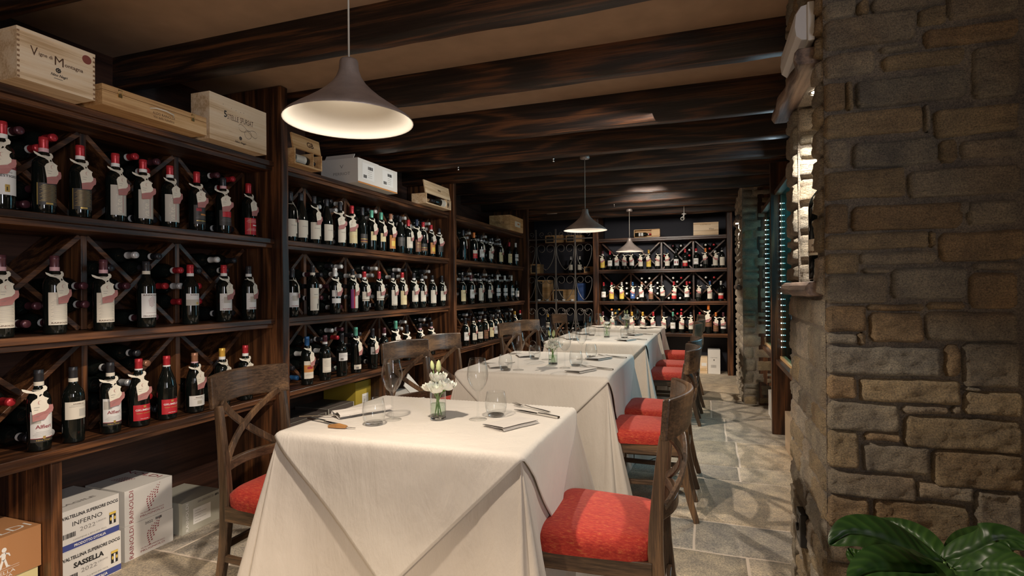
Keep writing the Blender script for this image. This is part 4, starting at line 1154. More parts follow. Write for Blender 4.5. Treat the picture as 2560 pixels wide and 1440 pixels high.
fill('Y', BX0, BX1, *zb_[0], 4, 8.784, {0: [('T', 4, ['gold', 'orange']), ('R', 2, ['copper'])], 1: [('L', 2, ['red', 'gold']), ('B', 3, ['black'])], 2: [('T', 5, ['red', 'plum']), ('B', 2, ['black', 'silver'])], 3: [('L', 2, ['red']), ('B', 2, ['black'])]}, 'far', 'lowest')
print('lying bottles', nl)


# ------------------------------------------------------------------ boxes
def carton(name, label, cat, x0, x1, y0, y1, z0, z1, m, face=None, group=None, bevel=.002, art=None):
    mb = MB(); mb.box(x0, x1, y0, y1, z0, z1, m)
    if art: art(mb, x0, x1, y0, y1, z0, z1)
    o = mb.obj(name)
    return tag(o, label, cat, group)


e_ = .0008
UY, UZ = (0, 1, 0), (0, 0, 1)


def barcode(mb, x, yc, zc, wd, ht, m='inkblack'):
    rb = random.Random(int(yc * 1000)); y_ = yc - wd / 2
    while y_ < yc + wd / 2:
        b_ = rb.choice((.001, .002, .003))
        mb.quad((x, y_, zc - ht / 2), (0, b_, 0), (0, 0, ht), m); y_ += b_ + rb.choice((.001, .002))


def logo_i(mb, x, yc, zc, s):
    mb.quad((x, yc - s * .5, zc - s * .9), (0, s, 0), (0, 0, s * 1.8), 'inkblack')
    mb.quad((x + e_, yc - s * .5, zc + s * .55), (0, s, 0), (0, 0, s * .35), 'labyellow')
    mb.quad((x + e_, yc - s * .13, zc - s * .85), (0, s * .26, 0), (0, 0, s * 1.3), 'inkwhite')
    for sg in (-1, 1):
        vs = [Vector((x + 2 * e_, yc + sg * s * .3 + s * .13 * math.cos(a), zc - s * .1 + s * .28 * math.sin(a))) for a in [2 * PI * k / 10 for k in range(10)]]
        mb.add(vs, [tuple(range(10))], 'labyellow')


def art_valt(name2, bold):
    def f(mb, x0, x1, y0, y1, z0, z1):
        x = x1 + e_; w_ = y1 - y0; h_ = z1 - z0; yc = (y0 + y1) / 2
        text(mb, 'VALTELLINA SUPERIORE DOCG', (x, yc + .024, z1 - h_ * .17), UY, UZ, w_ * .80, 'inkblack', height=h_ * .085, bold=.03)
        text(mb, name2, (x, yc + .01, z1 - h_ * .37), UY, UZ, w_ * .42, 'inkblack', height=h_ * (.13 if bold else .11), bold=.04 if bold else 0)
        text(mb, '2022', (x, yc + .01, z1 - h_ * .56), UY, UZ, w_ * .22, 'inkgrey', height=h_ * .1)
        mb.quad((x, y0, z0 + h_ * .02), (0, w_, 0), (0, 0, h_ * .15), 'inkblue')
        text(mb, "PRODOTTO D'ITALIA", (x + e_, yc + .02, z0 + h_ * .095), UY, UZ, w_ * .45, 'inkwhite', height=h_ * .07, bold=.03)
        text(mb, 'CONTIENE 6 BTG DA 75CL', (x, yc + .02, z0 + h_ * .235), UY, UZ, w_ * .48, 'inkgrey', height=h_ * .035)
        text(mb, 'L3K0970', (x, y1 - w_ * .27, z0 + h_ * .47), UY, UZ, w_ * .14, 'inkgrey', height=h_ * .04)
        logo_i(mb, x, y1 - w_ * .1, z0 + h_ * .42, h_ * .17)
        barcode(mb, x, y0 + w_ * .25, z0 + h_ * .38, w_ * .24, h_ * .12)
        text(mb, 'FRAGILE', (x1 - .07, yc, z1 + e_), UY, (-1, 0, 0), w_ * .6, 'inkgrey', height=.022, bold=.02)
    return f


def leaf_art(mb, x, yc, zc, s, m='inkwine'):
    s *= 1.5
    for i in range(9):
        for j in range(5):
            if j > 8.6 - i or (i == 0 and j < 3) or (i == 1 and j < 1): continue
            a = (-.36 + .15 * j + .10 * math.cos(i * .42 + .3) * 0 + .035 * abs(i - 3.5) ** 1.2 * (.6 if i > 3 else 1)) * s; b_ = (.34 - i * .125 + j * .075) * s
            k = (.55 + .45 * min(1, i / 3)) * .040 * s
            mb.add([(x, yc + a + du * k, zc + b_ + dv * k) for du, dv in ((-1.4, -.8), (.5, -1), (1.4, .8), (-.5, 1))], [(0, 1, 2, 3)], m)


def art_rain(year):
    def f(mb, x0, x1, y0, y1, z0, z1):
        x = x1 + e_; w_ = y1 - y0; h_ = z1 - z0
        text(mb, 'RAINOLDI', (x, y0 + w_ * .13, (z0 + z1) / 2), (0, 0, 1), (0, -1, 0), h_ * .92, 'inkwine', height=w_ * .085)
        leaf_art(mb, x, y0 + w_ * .58, z0 + h_ * .58, h_ * .36)
        text(mb, 'VALTELLINA SUPERIORE DOCG', (x, y0 + w_ * .56, z0 + h_ * .2), UY, UZ, w_ * .5, 'inkwine', height=h_ * .035)
        text(mb, 'PRUGNOLO', (x, y0 + w_ * .56, z0 + h_ * .12), UY, UZ, w_ * .5, 'inkwine', height=h_ * .055)
        if year:
            text(mb, year, (x, y0 + w_ * .48, z1 - h_ * .12), UY, UZ, w_ * .16, 'inkblack', height=h_ * .07)
            barcode(mb, x, y0 + w_ * .68, z1 - h_ * .1, w_ * .12, h_ * .07)
        text(mb, 'RAINOLDI', (x1 - .22, y1 - .03, z1 + e_), (1, 0, 0), (0, 1, 0), .36, 'inkwine', height=.03)
        leafp = []
        for i in range(6):
            for j in range(5):
                xx = x1 - .22 + j * .016 + i * .004; yy = (y0 + y1) / 2 - .03 + i * .010
                mb.quad((xx, yy, z1 + e_), (.009, .002, 0), (-.002, .005, 0), 'inkwine')
    return f


def art_sang(mb, x0, x1, y0, y1, z0, z1):
    x = x1 + e_; w_ = y1 - y0; h_ = z1 - z0
    text(mb, 'RAINOLDI', (x, y0 + w_ * .12, (z0 + z1) / 2), (0, 0, 1), (0, -1, 0), h_ * .88, 'inkwhite', height=w_ * .07)
    text(mb, "SAN GREGORIO '23", (x, y0 + w_ * .60, z1 - h_ * .12), UY, UZ, w_ * .42, 'inkgrey', height=h_ * .08, bold=.02)
    barcode(mb, x, y0 + w_ * .9, z1 - h_ * .12, w_ * .1, h_ * .07)
    mb.quad((x, y0 + w_ * .27, z0 + h_ * .2), (0, w_ * .46, 0), (0, 0, h_ * .5), 'paperw')
    for k in range(5):
        mb.quad((x + e_, y0 + w_ * .31, z0 + h_ * (.27 + .085 * k)), (0, w_ * (.15 + .15 * (k % 2)), 0), (0, 0, .0015), 'inkgrey')


def art_brown(mb, x0, x1, y0, y1, z0, z1):
    x = x1 + e_; w_ = y1 - y0; h_ = z1 - z0
    text(mb, 'RAINOLDI', (x1 - .05, (y0 + y1) / 2, z1 + e_), (0, 1, 0), (-1, 0, 0), w_ * .92, 'paperw', height=.05)
    # little striding man printed in white
    c = Vector((x, y0 + w_ * .66, z0 + h_ * .48))
    P = lambda pts: mb.add([c + Vector((0, a, b_)) for a, b_ in pts], [tuple(range(len(pts)))], 'paperw')
    P([(.004 + .008 * math.cos(a), .034 + .009 * math.sin(a)) for a in [2 * PI * k / 10 for k in range(10)]])
    P([(-.004, .024), (.010, .024), (.008, .002), (.002, -.006), (-.005, .0)])
    P([(-.004, .0), (.003, -.004), (-.006, -.035), (-.016, -.036)])
    P([(.002, -.002), (.008, .002), (.016, -.026), (.024, -.030), (.010, -.032)])
    P([(.008, .023), (.020, .018), (.024, .006), (.020, .006), (.016, .014), (.007, .018)])
    P([(-.004, .022), (-.014, .014), (-.022, .012), (-.022, .008), (-.011, .009), (-.004, .014)])
    for k, z_ in enumerate((.27, .22)): mb.quad((x, y0 + w_ * .5, z0 + h_ * z_), (0, w_ * .3, 0), (0, 0, .001), 'paperw')
    text(mb, 'SASSELLA', (x, y0 + w_ * .63, z0 + h_ * .16), UY, UZ, w_ * .27, 'paperw', height=.011)
    text(mb, 'RISERVA', (x, y0 + w_ * .63, z0 + h_ * .07), UY, UZ, w_ * .22, 'paperw', height=.010)


carton('wine_carton', 'white carton printed INFERNO with blue stripe, upper one of its stack', 'box', -2.80, -2.50, 1.468, 1.754, .177, .346, 'cartonw', art=art_valt('INFERNO', False))
carton('wine_carton', 'white carton printed SASSELLA on the floor under the INFERNO one', 'box', -2.80, -2.495, 1.466, 1.758, .001, .176, 'cartonw', art=art_valt('SASSELLA', True))
carton('wine_carton', 'white carton with red dotted leaf, upper one of its stack', 'box', -2.80, -2.537, 1.806, 2.046, .166, .328, 'cartonw', art=art_rain(None))
carton('wine_carton', 'white carton with red dotted leaf and 2022, on the floor', 'box', -2.80, -2.535, 1.804, 2.048, .001, .165, 'cartonw', art=art_rain('2022'))
carton('wine_carton', 'grey-green carton with white sticker on the floor under the nearest rack', 'box', -2.80, -2.535, 2.10, 2.334, .001, .163, 'cartong', art=art_sang)
carton('wine_carton', 'brown carton with little white figure at the lower left corner', 'box', -2.76, -2.445, 1.05, 1.414, .194, .352, 'carton', art=art_brown)


def art_yel(mb, x0, x1, y0, y1, z0, z1):
    text(mb, 'SFURSAT', (x1 + e_, y1 - .15, z1 - .06), UY, UZ, .26, 'inkblack', height=.018, bold=.02)


carton('wine_carton', 'pale yellow carton under the brown carton at lower left', 'box', -2.75, -2.45, 1.06, 1.405, .001, .193, 'cartony', art=art_yel)


def art_dark(mb, x0, x1, y0, y1, z0, z1):
    for a in (y0, y1 - .008): mb.quad((x1 + e_, a, z0), (0, .008, 0), (0, 0, z1 - z0), 'cartong')
    mb.quad((x1 - .006, y0, z1 + e_), (.006, 0, 0), (0, y1 - y0, 0), 'cartong')
    mb.quad((x0, y0, z1 + e_), (x1 - x0, 0, 0), (0, .006, 0), 'cartong')
    text(mb, 'NEGRI', (x1 - .1, (y0 + y1) / 2, z1 + e_), UY, (-1, 0, 0), .07, 'cartong')


carton('gift_box', 'dark flat box on the floor, left one of the lower pair', 'box', -2.79, -2.50, 2.72, 3.205, .001, .20, 'cartond', art=art_dark)
carton('gift_box', 'dark flat box, left one of the upper pair under the second rack', 'box', -2.79, -2.505, 2.74, 3.20, .201, .40, 'cartond', art=art_dark)
carton('gift_box', 'dark flat box on the floor, right one of the lower pair', 'box', -2.79, -2.50, 3.215, 3.525, .001, .205, 'cartond', art=art_dark)
carton('gift_box', 'dark flat box, right one of the upper pair under the second rack', 'box', -2.79, -2.505, 3.22, 3.52, .206, .415, 'cartond', art=art_dark)


def art_sticker(mb, x0, x1, y0, y1, z0, z1):
    yc = y0 + (y1 - y0) * .62
    mb.quad((x1 + e_, yc - .04, z1 - .22), (0, .08, 0), (0, 0, .12), 'paperw')
    barcode(mb, x1 + 2 * e_, yc - .01, z1 - .19, .04, .03)
    for k in range(3): mb.quad((x1 + 2 * e_, yc - .03, z1 - .125 - .012 * k), (0, .05, 0), (0, 0, .003), 'inkgrey')


carton('wine_carton', 'mustard yellow carton with white sticker under the second rack', 'box', -2.79, -2.50, 3.535, 3.735, .001, .55, 'cartonm', art=art_sticker)
carton('wine_carton', 'white carton behind the chair at the second table, under the rack', 'box', -2.79, -2.48, 4.25, 4.66, .001, .30, 'cartonw', art=art_sticker)
mb = MB(); mb.obox((0, 0, 0), (0, .8, -.6), (0, .6, .8), (1, 0, 0), .16, .06, .004, 'cartonw')
tag(mb.obj('carton_flap', loc=(-2.44, 4.30, .38)), 'loose white cardboard sheet leaning over the white carton', 'cardboard')

# wooden crates on top of the racks
ZS = ZT1 + .0005


def crate_joints(mb, x, y0, y1, z0, z1, m='inkbrown', n=10):
    h_ = (z1 - z0) / (2 * n)
    for k in range(n):
        for a in (y0, y1 - .012):
            mb.quad((x, a, z0 + h_ * (2 * k + .5)), (0, .012, 0), (0, 0, h_), M['pinedY'])


M['joint'] = plain('joint_end_grain', (.30, .17, .09), .7)


def flower_logo(mb, x, yc, zc, s, m='inkblack'):
    for k in range(8):
        a = 2 * PI * k / 8
        c = Vector((x, yc + s * .7 * math.cos(a), zc + s * .7 * math.sin(a)))
        mb.add([c + Vector((0, s * .3 * math.cos(b_), s * .3 * math.sin(b_))) for b_ in [2 * PI * q / 6 for q in range(6)]], [tuple(range(6))], m)
    mb.add([(x + e_, yc + s * .35 * math.cos(b_), zc + s * .35 * math.sin(b_)) for b_ in [2 * PI * q / 8 for q in range(8)]], [tuple(range(8))], m)


t_ = thing('wine_crate', 'pine crate printed Vigne di Montagna on top of the nearest rack', 'crate')
mb = MB(); x0, x1, y0, y1, z0, z1 = -2.60, -2.25, 1.24, 1.50, ZS, ZS + .178
mb.box(x0, x1, y0, y1, z0, z1, 'pineY'); x = x1 + e_
n = 10
for k in range(n):
    h_ = (z1 - z0) / n
    for a in (y0, y1 - .008): mb.quad((x, a, z0 + h_ * (k + .1)), (0, .008, 0), (0, 0, h_ * .45), 'joint')
yc, zc = (y0 + y1) / 2, (z0 + z1) / 2
text(mb, 'V', (x, y0 + .052, zc + .022), UY, UZ, .024, 'inkbrown', height=.032)
text(mb, 'igne di', (x, y0 + .089, zc + .017), UY, UZ, .044, 'inkbrown', height=.017, bold=.01)
text(mb, 'M', (x, y0 + .133, zc + .014), UY, UZ, .030, 'inkbrown', height=.032)
text(mb, 'ontagna', (x, y0 + .184, zc + .006), UY, UZ, .064, 'inkbrown', height=.016, bold=.01)
text(mb, 'Nino Negri', (x, y0 + .133, zc - .040), UY, UZ, .055, 'inkblack', height=.013, bold=.02, shear=.3)
mb.quad((x, y0 + .115, zc - .052), (0, .03, 0), (0, 0, .0015), 'inkblack')
flower_logo(mb, x, y0 + .13, zc - .020, .010)
mb.add([(x, y1 - .030 + .017 * math.cos(a), z1 - .030 + .017 * math.sin(a)) for a in [2 * PI * q / 24 for q in range(24)]], [tuple(range(24))], plain('wax_seal_sticker', (.26, .07, .05), .5))
mb.obj('body', t_)
MB().box(x0, x1 + .001, y0 - .001, y1 + .001, z1 - .010, z1 + .002, 'pineY').obj('lid', t_)

t_ = thing('wine_case', 'long flat honey pine case with brass clasps on the nearest rack', 'case')
x0, x1, y0, y1, z0, z1 = -2.56, -2.262, 1.535, 2.022, ZS, ZS + .060
mb = MB(); mb.box(x0, x1, y0, y1, z0, z1, 'pinedY'); x = x1 + e_
text(mb, 'ALDO RAINOLDI', (x, 1.80, z0 + .030), UY, UZ, .105, 'inkbrown', height=.011)
text(mb, 'Vini della Valtellina', (x, 1.80, z0 + .014), UY, UZ, .10, 'inkbrown', height=.010)
mb.obj('body', t_, bevel=.001)
MB().box(x0, x1, y0, y1, z1 + .002, z1 + .024, 'pinedY').obj('lid', t_, bevel=.001)
for ya in (1.605, 1.945):
    mb = MB(); mb.box(x1, x1 + .004, ya - .008, ya + .008, z1 - .014, z1 + .002, 'brass')
    mb.tube([(x1 + .004, ya - .007, z1 - .002), (x1 + .006, ya - .008, z1 + .016), (x1 + .006, ya + .008, z1 + .016), (x1 + .004, ya + .007, z1 - .002)], .0016, 'brass', 6)
    mb.obj('clasp', t_)
MB().tube([(x1, 1.735, z0 + .044), (x1 + .020, 1.75, z0 + .046), (x1 + .028, 1.79, z0 + .044), (x1 + .022, 1.83, z0 + .040), (x1, 1.845, z0 + .036)], .003, 'paper', 6).obj('rope_handle', t_)

t_ = thing('wine_crate', 'pine crate printed 5 STELLE SFURSAT standing on edge beside the post', 'crate')
x0, x1, y0, y1, z0, z1 = -2.405, -2.285, 2.06, 2.43, ZS, ZS + .232
mb = MB(); mb.box(x0, x1, y0, y1, z0, z1, 'pineY'); x = x1 + e_
yc = (y0 + y1) / 2; zc = (z0 + z1) / 2
text(mb, '5', (x, y0 + .095, zc + .030), UY, UZ, .018, 'inkblack', height=.034, bold=.02)
text(mb, 'STELLE', (x, y0 + .142, zc + .022), UY, UZ, .072, 'inkbrown', height=.026)
text(mb, 'SFURSAT', (x, y0 + .232, zc + .024), UY, UZ, .088, 'inkbrown', height=.028)
text(mb, 'Nino Negri', (x, y0 + .19, z0 + .022), UY, UZ, .07, 'inkblack', height=.013, bold=.02, shear=.3)
flower_logo(mb, x, y0 + .19, z0 + .046, .010)
pts = []
for k in range(60):
    a = 2 * PI * k / 59
    pts.append((x, yc + .055 + .062 * math.cos(a), zc - .022 + .018 * math.sin(2 * a) - .010 * math.cos(a)))
for p, q in zip(pts[:-1], pts[1:]):
    mb.add([p, q, (q[0], q[1], q[2] + .0018), (p[0], p[1], p[2] + .0018)], [(0, 1, 2, 3)], 'inkbrown')
for k in range(24):
    a, b2 = 2 * PI * k / 24, 2 * PI * (k + 1) / 24
    P_ = lambda q, r_: (x, yc + .055 + r_ * math.cos(q), zc - .038 + r_ * math.sin(q))
    mb.add([P_(a, .022), P_(b2, .022), P_(b2, .0235), P_(a, .0235)], [(0, 1, 2, 3)], 'inkbrown')
for (a, b_) in ((.08, .09), (.13, .083), (.16, .08), (.19, .08), (.21, .083)): mb.quad((x, y0 + a, z0 + b_ + .1), (0, .003, 0), (0, 0, .003), 'inkbrown')
mb.obj('body', t_, bevel=.001)


def open_case(label, y0, y1, h_, lidh, labtxt, xa=-2.425, xf=-2.28, bshift=0.0, mk='pinedY'):
    t_ = thing('wine_case', label, 'case')
    z0 = ZS; x1 = xf; w_ = .010
    mb = MB(); mb.box(xa, x1, y0, y1, z0, z0 + w_, mk); mb.box(xa, xa + w_, y0, y1, z0 + w_, z0 + h_, mk)
    mb.box(xa + w_, x1, y0, y0 + w_, z0 + w_, z0 + h_, mk); mb.box(xa + w_, x1, y1 - w_, y1, z0 + w_, z0 + h_, mk)
    ym = y1 - .085; mb.box(xa + w_, x1, ym, ym + .006, z0 + w_, z0 + h_, mk)
    mb.obj('tray', t_)
    mb = MB(); c = Vector((x1 - .02, (y0 + y1) / 2, z0 + h_ + lidh / 2 + .002))
    mb.obox(c, (0, 1, 0), Vector((-.18, 0, .98)).normalized(), Vector((.98, 0, .18)).normalized(), (y1 - y0) / 2, lidh / 2, .005, mk)
    text(mb, labtxt, c + Vector((.0066, .03, .0)), (0, 1, 0), Vector((-.18, 0, .98)).normalized(), .06, 'inkbrown', bold=.02)
    mb.obj('lid', t_)
    return t_, x1


t_, x1 = open_case('open wooden case with lying bottle, left end of second rack top', 2.645, 2.893, .095, .090, 'GB')
def lying_y(y_base, xc, z, label, lab, cap, d=1, sc=1.0, rotx=0):
    t_ = thing('wine_bottle', label, 'bottle', (xc, y_base, z))
    t_.rotation_euler = (R(-90 * d), 0, 0); t_.scale = (sc, sc, sc)
    link('glass_body', body_mesh('bordeaux', 18), t_); link('capsule', cap_mesh('bordeaux', cap, None, 18), t_)
    o = link('label', label_mesh('bordeaux', LB[lab]), t_)
    return t_
lying_y(2.658, -2.325, ZS + .012 + .034, 'bottle with pale label lying in the open case near the first post', 'tallcream', 'black', 1, .46 if False else .72)
t_, x1 = open_case('open pine case with lying bottle, right end of second rack top', 4.27, 4.76, .090, .115, 'VINO', mk='pineY')
lying_y(4.74, -2.325, ZS + .012 + .038, 'bottle with pale label lying in the pine case near second post', 'cream', 'black', -1, 1.0)


def art_two(mb, x0, x1, y0, y1, z0, z1):
    mb.quad((x1 + e_, y0 + .05, z0 + .035), (0, .15, 0), (0, 0, .115), 'paperw')
    barcode(mb, x1 + 2 * e_, y0 + .15, z0 + .12, .06, .022); barcode(mb, x1 + 2 * e_, y0 + .085, z0 + .055, .04, .022)
    for k in range(4): mb.quad((x1 + 2 * e_, y0 + .12, z0 + .095 - k * .014), (0, .05, 0), (0, 0, .002), 'inkgrey')
    mb.quad((x1 + e_, y0, z0), (0, y1 - y0, 0), (0, 0, .010), 'laborange')
    text(mb, 'PERRIOT', ((x0 + x1) / 2 + .02, y0 - e_, (z0 + z1) / 2 - .02), (1, 0, 0), UZ, .14, 'inkgrey', height=.02)
    text(mb, 'V', ((x0 + x1) / 2 + .02, y0 - e_, (z0 + z1) / 2 + .03), (1, 0, 0), UZ, .03, 'inkgrey', height=.025)


o1 = carton('wine_carton', 'grey-white carton with sticker and open flap, left of the pair on the second rack', 'box', -2.58, -2.272, 3.262, 3.520, ZS, ZS + .172, 'cartonw', art=art_two)
MB().obox((-2.45, 3.30, ZS + .192), (1, 0, 0), (0, .5, .86), (0, -.86, .5), .12, .022, .002, 'cartonw').obj('flap', o1)
carton('wine_carton', 'grey-white carton with sticker, right of the pair on the second rack', 'box', -2.58, -2.274, 3.522, 3.782, ZS, ZS + .170, 'cartonw', art=art_two)


def art_c3(mb, x0, x1, y0, y1, z0, z1):
    text(mb, 'TENUTA', ((x0 + x1) / 2, y0 - e_, (z0 + z1) / 2), (1, 0, 0), UZ, .12, 'inkbrown', height=.03)
    mb.quad((x1 + e_, y0 + .18, z0 + .06), (0, .22, 0), (0, 0, .07), 'paper')
    mb.quad((x1 + 2 * e_, y0 + .28, z0 + .09), (0, .08, 0), (0, 0, .02), 'laborange')


carton('wine_crate', 'honey wooden crate at the far end of the third rack top', 'crate', -2.62, -2.335, 6.60, 7.12, ZS, ZS + .19, 'pinedY', art=art_c3)

# on the far rack
zf = 1.9965
t_ = thing('wine_case', 'open wooden case with lying bottle on the far rack', 'case')
mb = MB(); a, b_ = -1.01, -.634; yf = 8.40
for q in ((a, b_, zf, zf + .008), (a, b_, zf + .112, zf + .12), (a, a + .008, zf, zf + .12), (b_ - .008, b_, zf, zf + .12), (a + .255, a + .262, zf, zf + .12)):
    mb.box(q[0], q[1], yf, yf + .12, q[2], q[3], 'pinedX')
mb.box(a, b_, yf + .12, yf + .128, zf, zf + .12, 'pinedX'); mb.box(a + .262, b_ - .008, yf + .01, yf + .02, zf + .01, zf + .11, 'pinedX')
mb.obj('tray', t_)
t_ = thing('wine_bottle', 'dark bottle with white bands lying in the case on the far rack', 'bottle', (a + .012, yf + .05, zf + .05)); t_.rotation_euler = (0, R(90), 0); t_.scale = (.78,) * 3
link('glass_body', body_mesh('bordeaux', 14), t_); link('capsule', cap_mesh('bordeaux', 'red', 'w', 14), t_)
o = link('label', label_mesh('bordeaux', LB['two part']), t_); o.rotation_euler = (0, 0, R(-90))
mb = MB(); mb.box(-.165, .176, 8.40, 8.52, zf, zf + .185, 'pineX')
text(mb, 'CASTELLO', (0.0, 8.40 - e_, zf + .15), (1, 0, 0), UZ, .14, 'inkbrown', height=.012)
text(mb, 'Vino', (.08, 8.40 - e_, zf + .09), (1, 0, 0), UZ, .07, 'inkbrown', shear=.3)
mb.quad((-.165, 8.40 - e_, zf + .065), (.34, 0, 0), (0, 0, .003), 'inkbrown')
tag(mb.obj('wine_crate'), 'pine crate with printed front at right end of the far rack', 'crate')
# floor of far rack
mb = MB(); mb.box(-.092, .012, 8.45, 8.75, .001, .23, 'pineX')
mb.quad((-.07, 8.45 - e_, .11), (.07, 0, 0), (0, 0, .045), 'paperw')
text(mb, '2016', (-.045, 8.45 - e_, .06), (1, 0, 0), UZ, .07, 'inkgold', height=.025)
tag(mb.obj('wine_crate'), 'small pine crate with white sticker on the floor under the far rack', 'crate')
mb = MB(); mb.box(.018, .185, 8.45, 8.75, .001, .345, 'cartonw')
text(mb, 'CANTINE', (.10, 8.45 - e_, .235), (1, 0, 0), UZ, .09, 'inkgrey', height=.014)
mb.quad((.095, 8.45 - e_, .19), (.012, 0, 0), (0, 0, .02), 'inkblack')
for k in range(12): mb.quad((.06 + k * .006, 8.45 - e_, .09), (.003, 0, 0), (0, 0, .04), 'inkgrey')
tag(mb.obj('wine_carton'), 'tall white carton on the floor under the far rack', 'box')

# ------------------------------------------------------------------ iron gate and the cellar closet behind it
GX = [-2.80, -2.535, -2.215, -1.905, -1.628]
t_ = thing('iron_gate', 'wrought iron scrollwork gate in front of the cellar closet', 'gate', (0, BY + .04, 0))
for gx in GX[1:4]:
    MB().box(gx - .012, gx + .012, -.008, .008, .02, 2.18, 'iron').obj('upright_bar', t_, bevel=.002)
for gz in (.10, 1.045, 2.02):
    MB().box(GX[0] + .02, GX[-1], -.006, .006, gz - .009, gz + .009, 'iron').obj('cross_bar', t_)


def spiral(cx, cz, r0, a0, turns, sg, n=22):
    return [(cx + sg * (r0 * (1 - .82 * k / n)) * math.cos(a0 + turns * 2 * PI * k / n), 0, cz + (r0 * (1 - .82 * k / n)) * math.sin(a0 + turns * 2 * PI * k / n)) for k in range(n + 1)]


def heart(cx, hw, zb0, zt0):
    out = []
    for sg in (-1, 1):
        pts = []
        h_ = zt0 - zb0
        for k in range(14):
            s_ = k / 13
            pts.append((cx + sg * hw * math.sin(s_ * PI * .52) ** .8 * (1 if s_ < 2 else 1), 0, zb0 + (h_ * .72) * s_ ** 1.15))
        r_ = hw * .5
        sp = [(cx + sg * (hw * .5 + r_ * math.cos(a) * (1 - .45 * q)), 0, zb0 + h_ * .72 + r_ * 1.0 * math.sin(a) * (1 - .35 * q)) for q, a in [(k / 20, k / 20 * 2 * PI * .95) for k in range(1, 21)]]
        end = sp[-1]
        out.append(pts + sp)
    return out


for pi_ in range(4):
    a, b_ = GX[pi_], GX[pi_ + 1]
    cx = (a + b_) / 2; hw = (b_ - a) / 2 - .018
    for (z0, z1) in ((.50, 1.03), (.14, .46), (1.07, 1.50), (1.54, 2.0)):
        for crv in heart(cx, hw, z0, z1):
            MB().tube(crv, .0055, 'iron', 6).obj('scroll', t_)
    for sg in (-1, 1):
        MB().tube(spiral(cx + sg * .035, 1.0 - .08, .030, R(180), 1.1, sg), .0045, 'iron', 5).obj('scroll', t_)
        MB().tube(spiral(cx + sg * .06, 2.10, .045, R(-90), 1.2, sg), .0045, 'iron', 5).obj('scroll', t_)
    MB().tube([(cx + .004 * math.sin(k), 0, .92 - .012 * k) for k in range(16)], .006, 'iron', 5).obj('scroll', t_)

t_ = thing('cellar_shelf', 'dark wooden shelving inside the closet behind the iron gate', 'shelf')
for z in (.55, 1.03, 1.50, 2.0):
    MB().box(-2.80, -1.66, 8.80, 9.2, z - .03, z, 'rackX').obj('shelf', t_)
for a in (-2.815, -1.655): MB().box(a, a + .03, 8.80, 9.2, 0, 2.1, 'rackZ').obj('post', t_)
struct('wall_closet', MB().box(-1.62, -1.59, 8.80, YB, 0, ZC, 'darkwall'))
cl = [(-2.52, -2.22, 2.0, .13, 'pined', 'pine case lying on the top shelf behind the gate, left one'), (-2.17, -1.90, 2.0, .12, 'pined', 'pine case lying on the top shelf behind the gate, right one'),
      (-2.40, -2.02, 1.03, .20, 'pined', 'wide pine crate with dark window on the closet shelf behind the gate'), (-2.70, -2.45, 1.03, .36, 'pined', 'tall wooden crate on the closet shelf behind the gate'),
      (-1.98, -1.88, 1.03, .30, 'blue', 'blue upright box on the closet shelf behind the gate'), (-1.87, -1.68, 1.50, .10, 'pined', 'low pine case on the closet shelf near the far rack'),
      (-2.78, -2.62, 1.50, .16, 'pined', 'small pine case at left on the closet middle shelf')]
for a, b_, z, h_, mk, lt in cl:
    mb = MB(); mb.box(a, b_, 8.86, 9.1, z + .001, z + h_, 'labblue' if mk == 'blue' else 'pinedX')
    if mk != 'blue': mb.quad((a + .02, 8.859, z + .02), ((b_ - a) * .42, 0, 0), (0, 0, h_ - .04), 'inkblack')
    tag(mb.obj('wine_crate' if mk != 'blue' else 'gift_box'), lt, 'crate' if mk != 'blue' else 'box')
for k, gx in enumerate((-2.60, -2.48, -2.33, -2.20, -2.06)):
    mb = MB().lathe([(.0, .002), (.02, .0), (.045, .02), (.055, .05), (.052, .05), (.042, .024), (.0, .008)], 'paperw', 14)
    if k in (0,): gx -= .02
    o = mb.obj('white_bowl', loc=(gx, 8.83 if k else 8.83, 1.032)); tag(o, f'{ORD[k]} white bowl from left on the closet shelf behind the gate', 'bowl', 'white bowls behind the gate')
    o.location.y = 8.815 + .0
    o.scale = (.55, .55, .8)
for k, (gx, z, cap) in enumerate(((-2.10, 1.50, 'silver'), (-1.95, 1.5, 'white'), (-2.50, .551, 'gold'), (-1.80, .551, 'red'), (-1.72, .551, 'gold'))):
    bottle((gx, 8.92, z + .001), R(-90), 'bordeaux', cap, None, 'cream', None, f'{ORD[k]} small bottle standing inside the closet behind the gate, {cap} capsule', 'bottles in the closet', 10, .9)
for k in range(10):
    a = -2.32 + (k % 5) * .085; z = .592 + (k // 5) * .08
    lying((a, 9.15, z), 'Y', ['silver', 'copper', 'black'][k % 3], f"{ORD[k % 5]} lying bottle from left, {['lower', 'upper'][k // 5]} row on closet bottom shelf behind gate", f"{['silver', 'copper', 'black'][k % 3]} capped bottles lying in the closet", k)

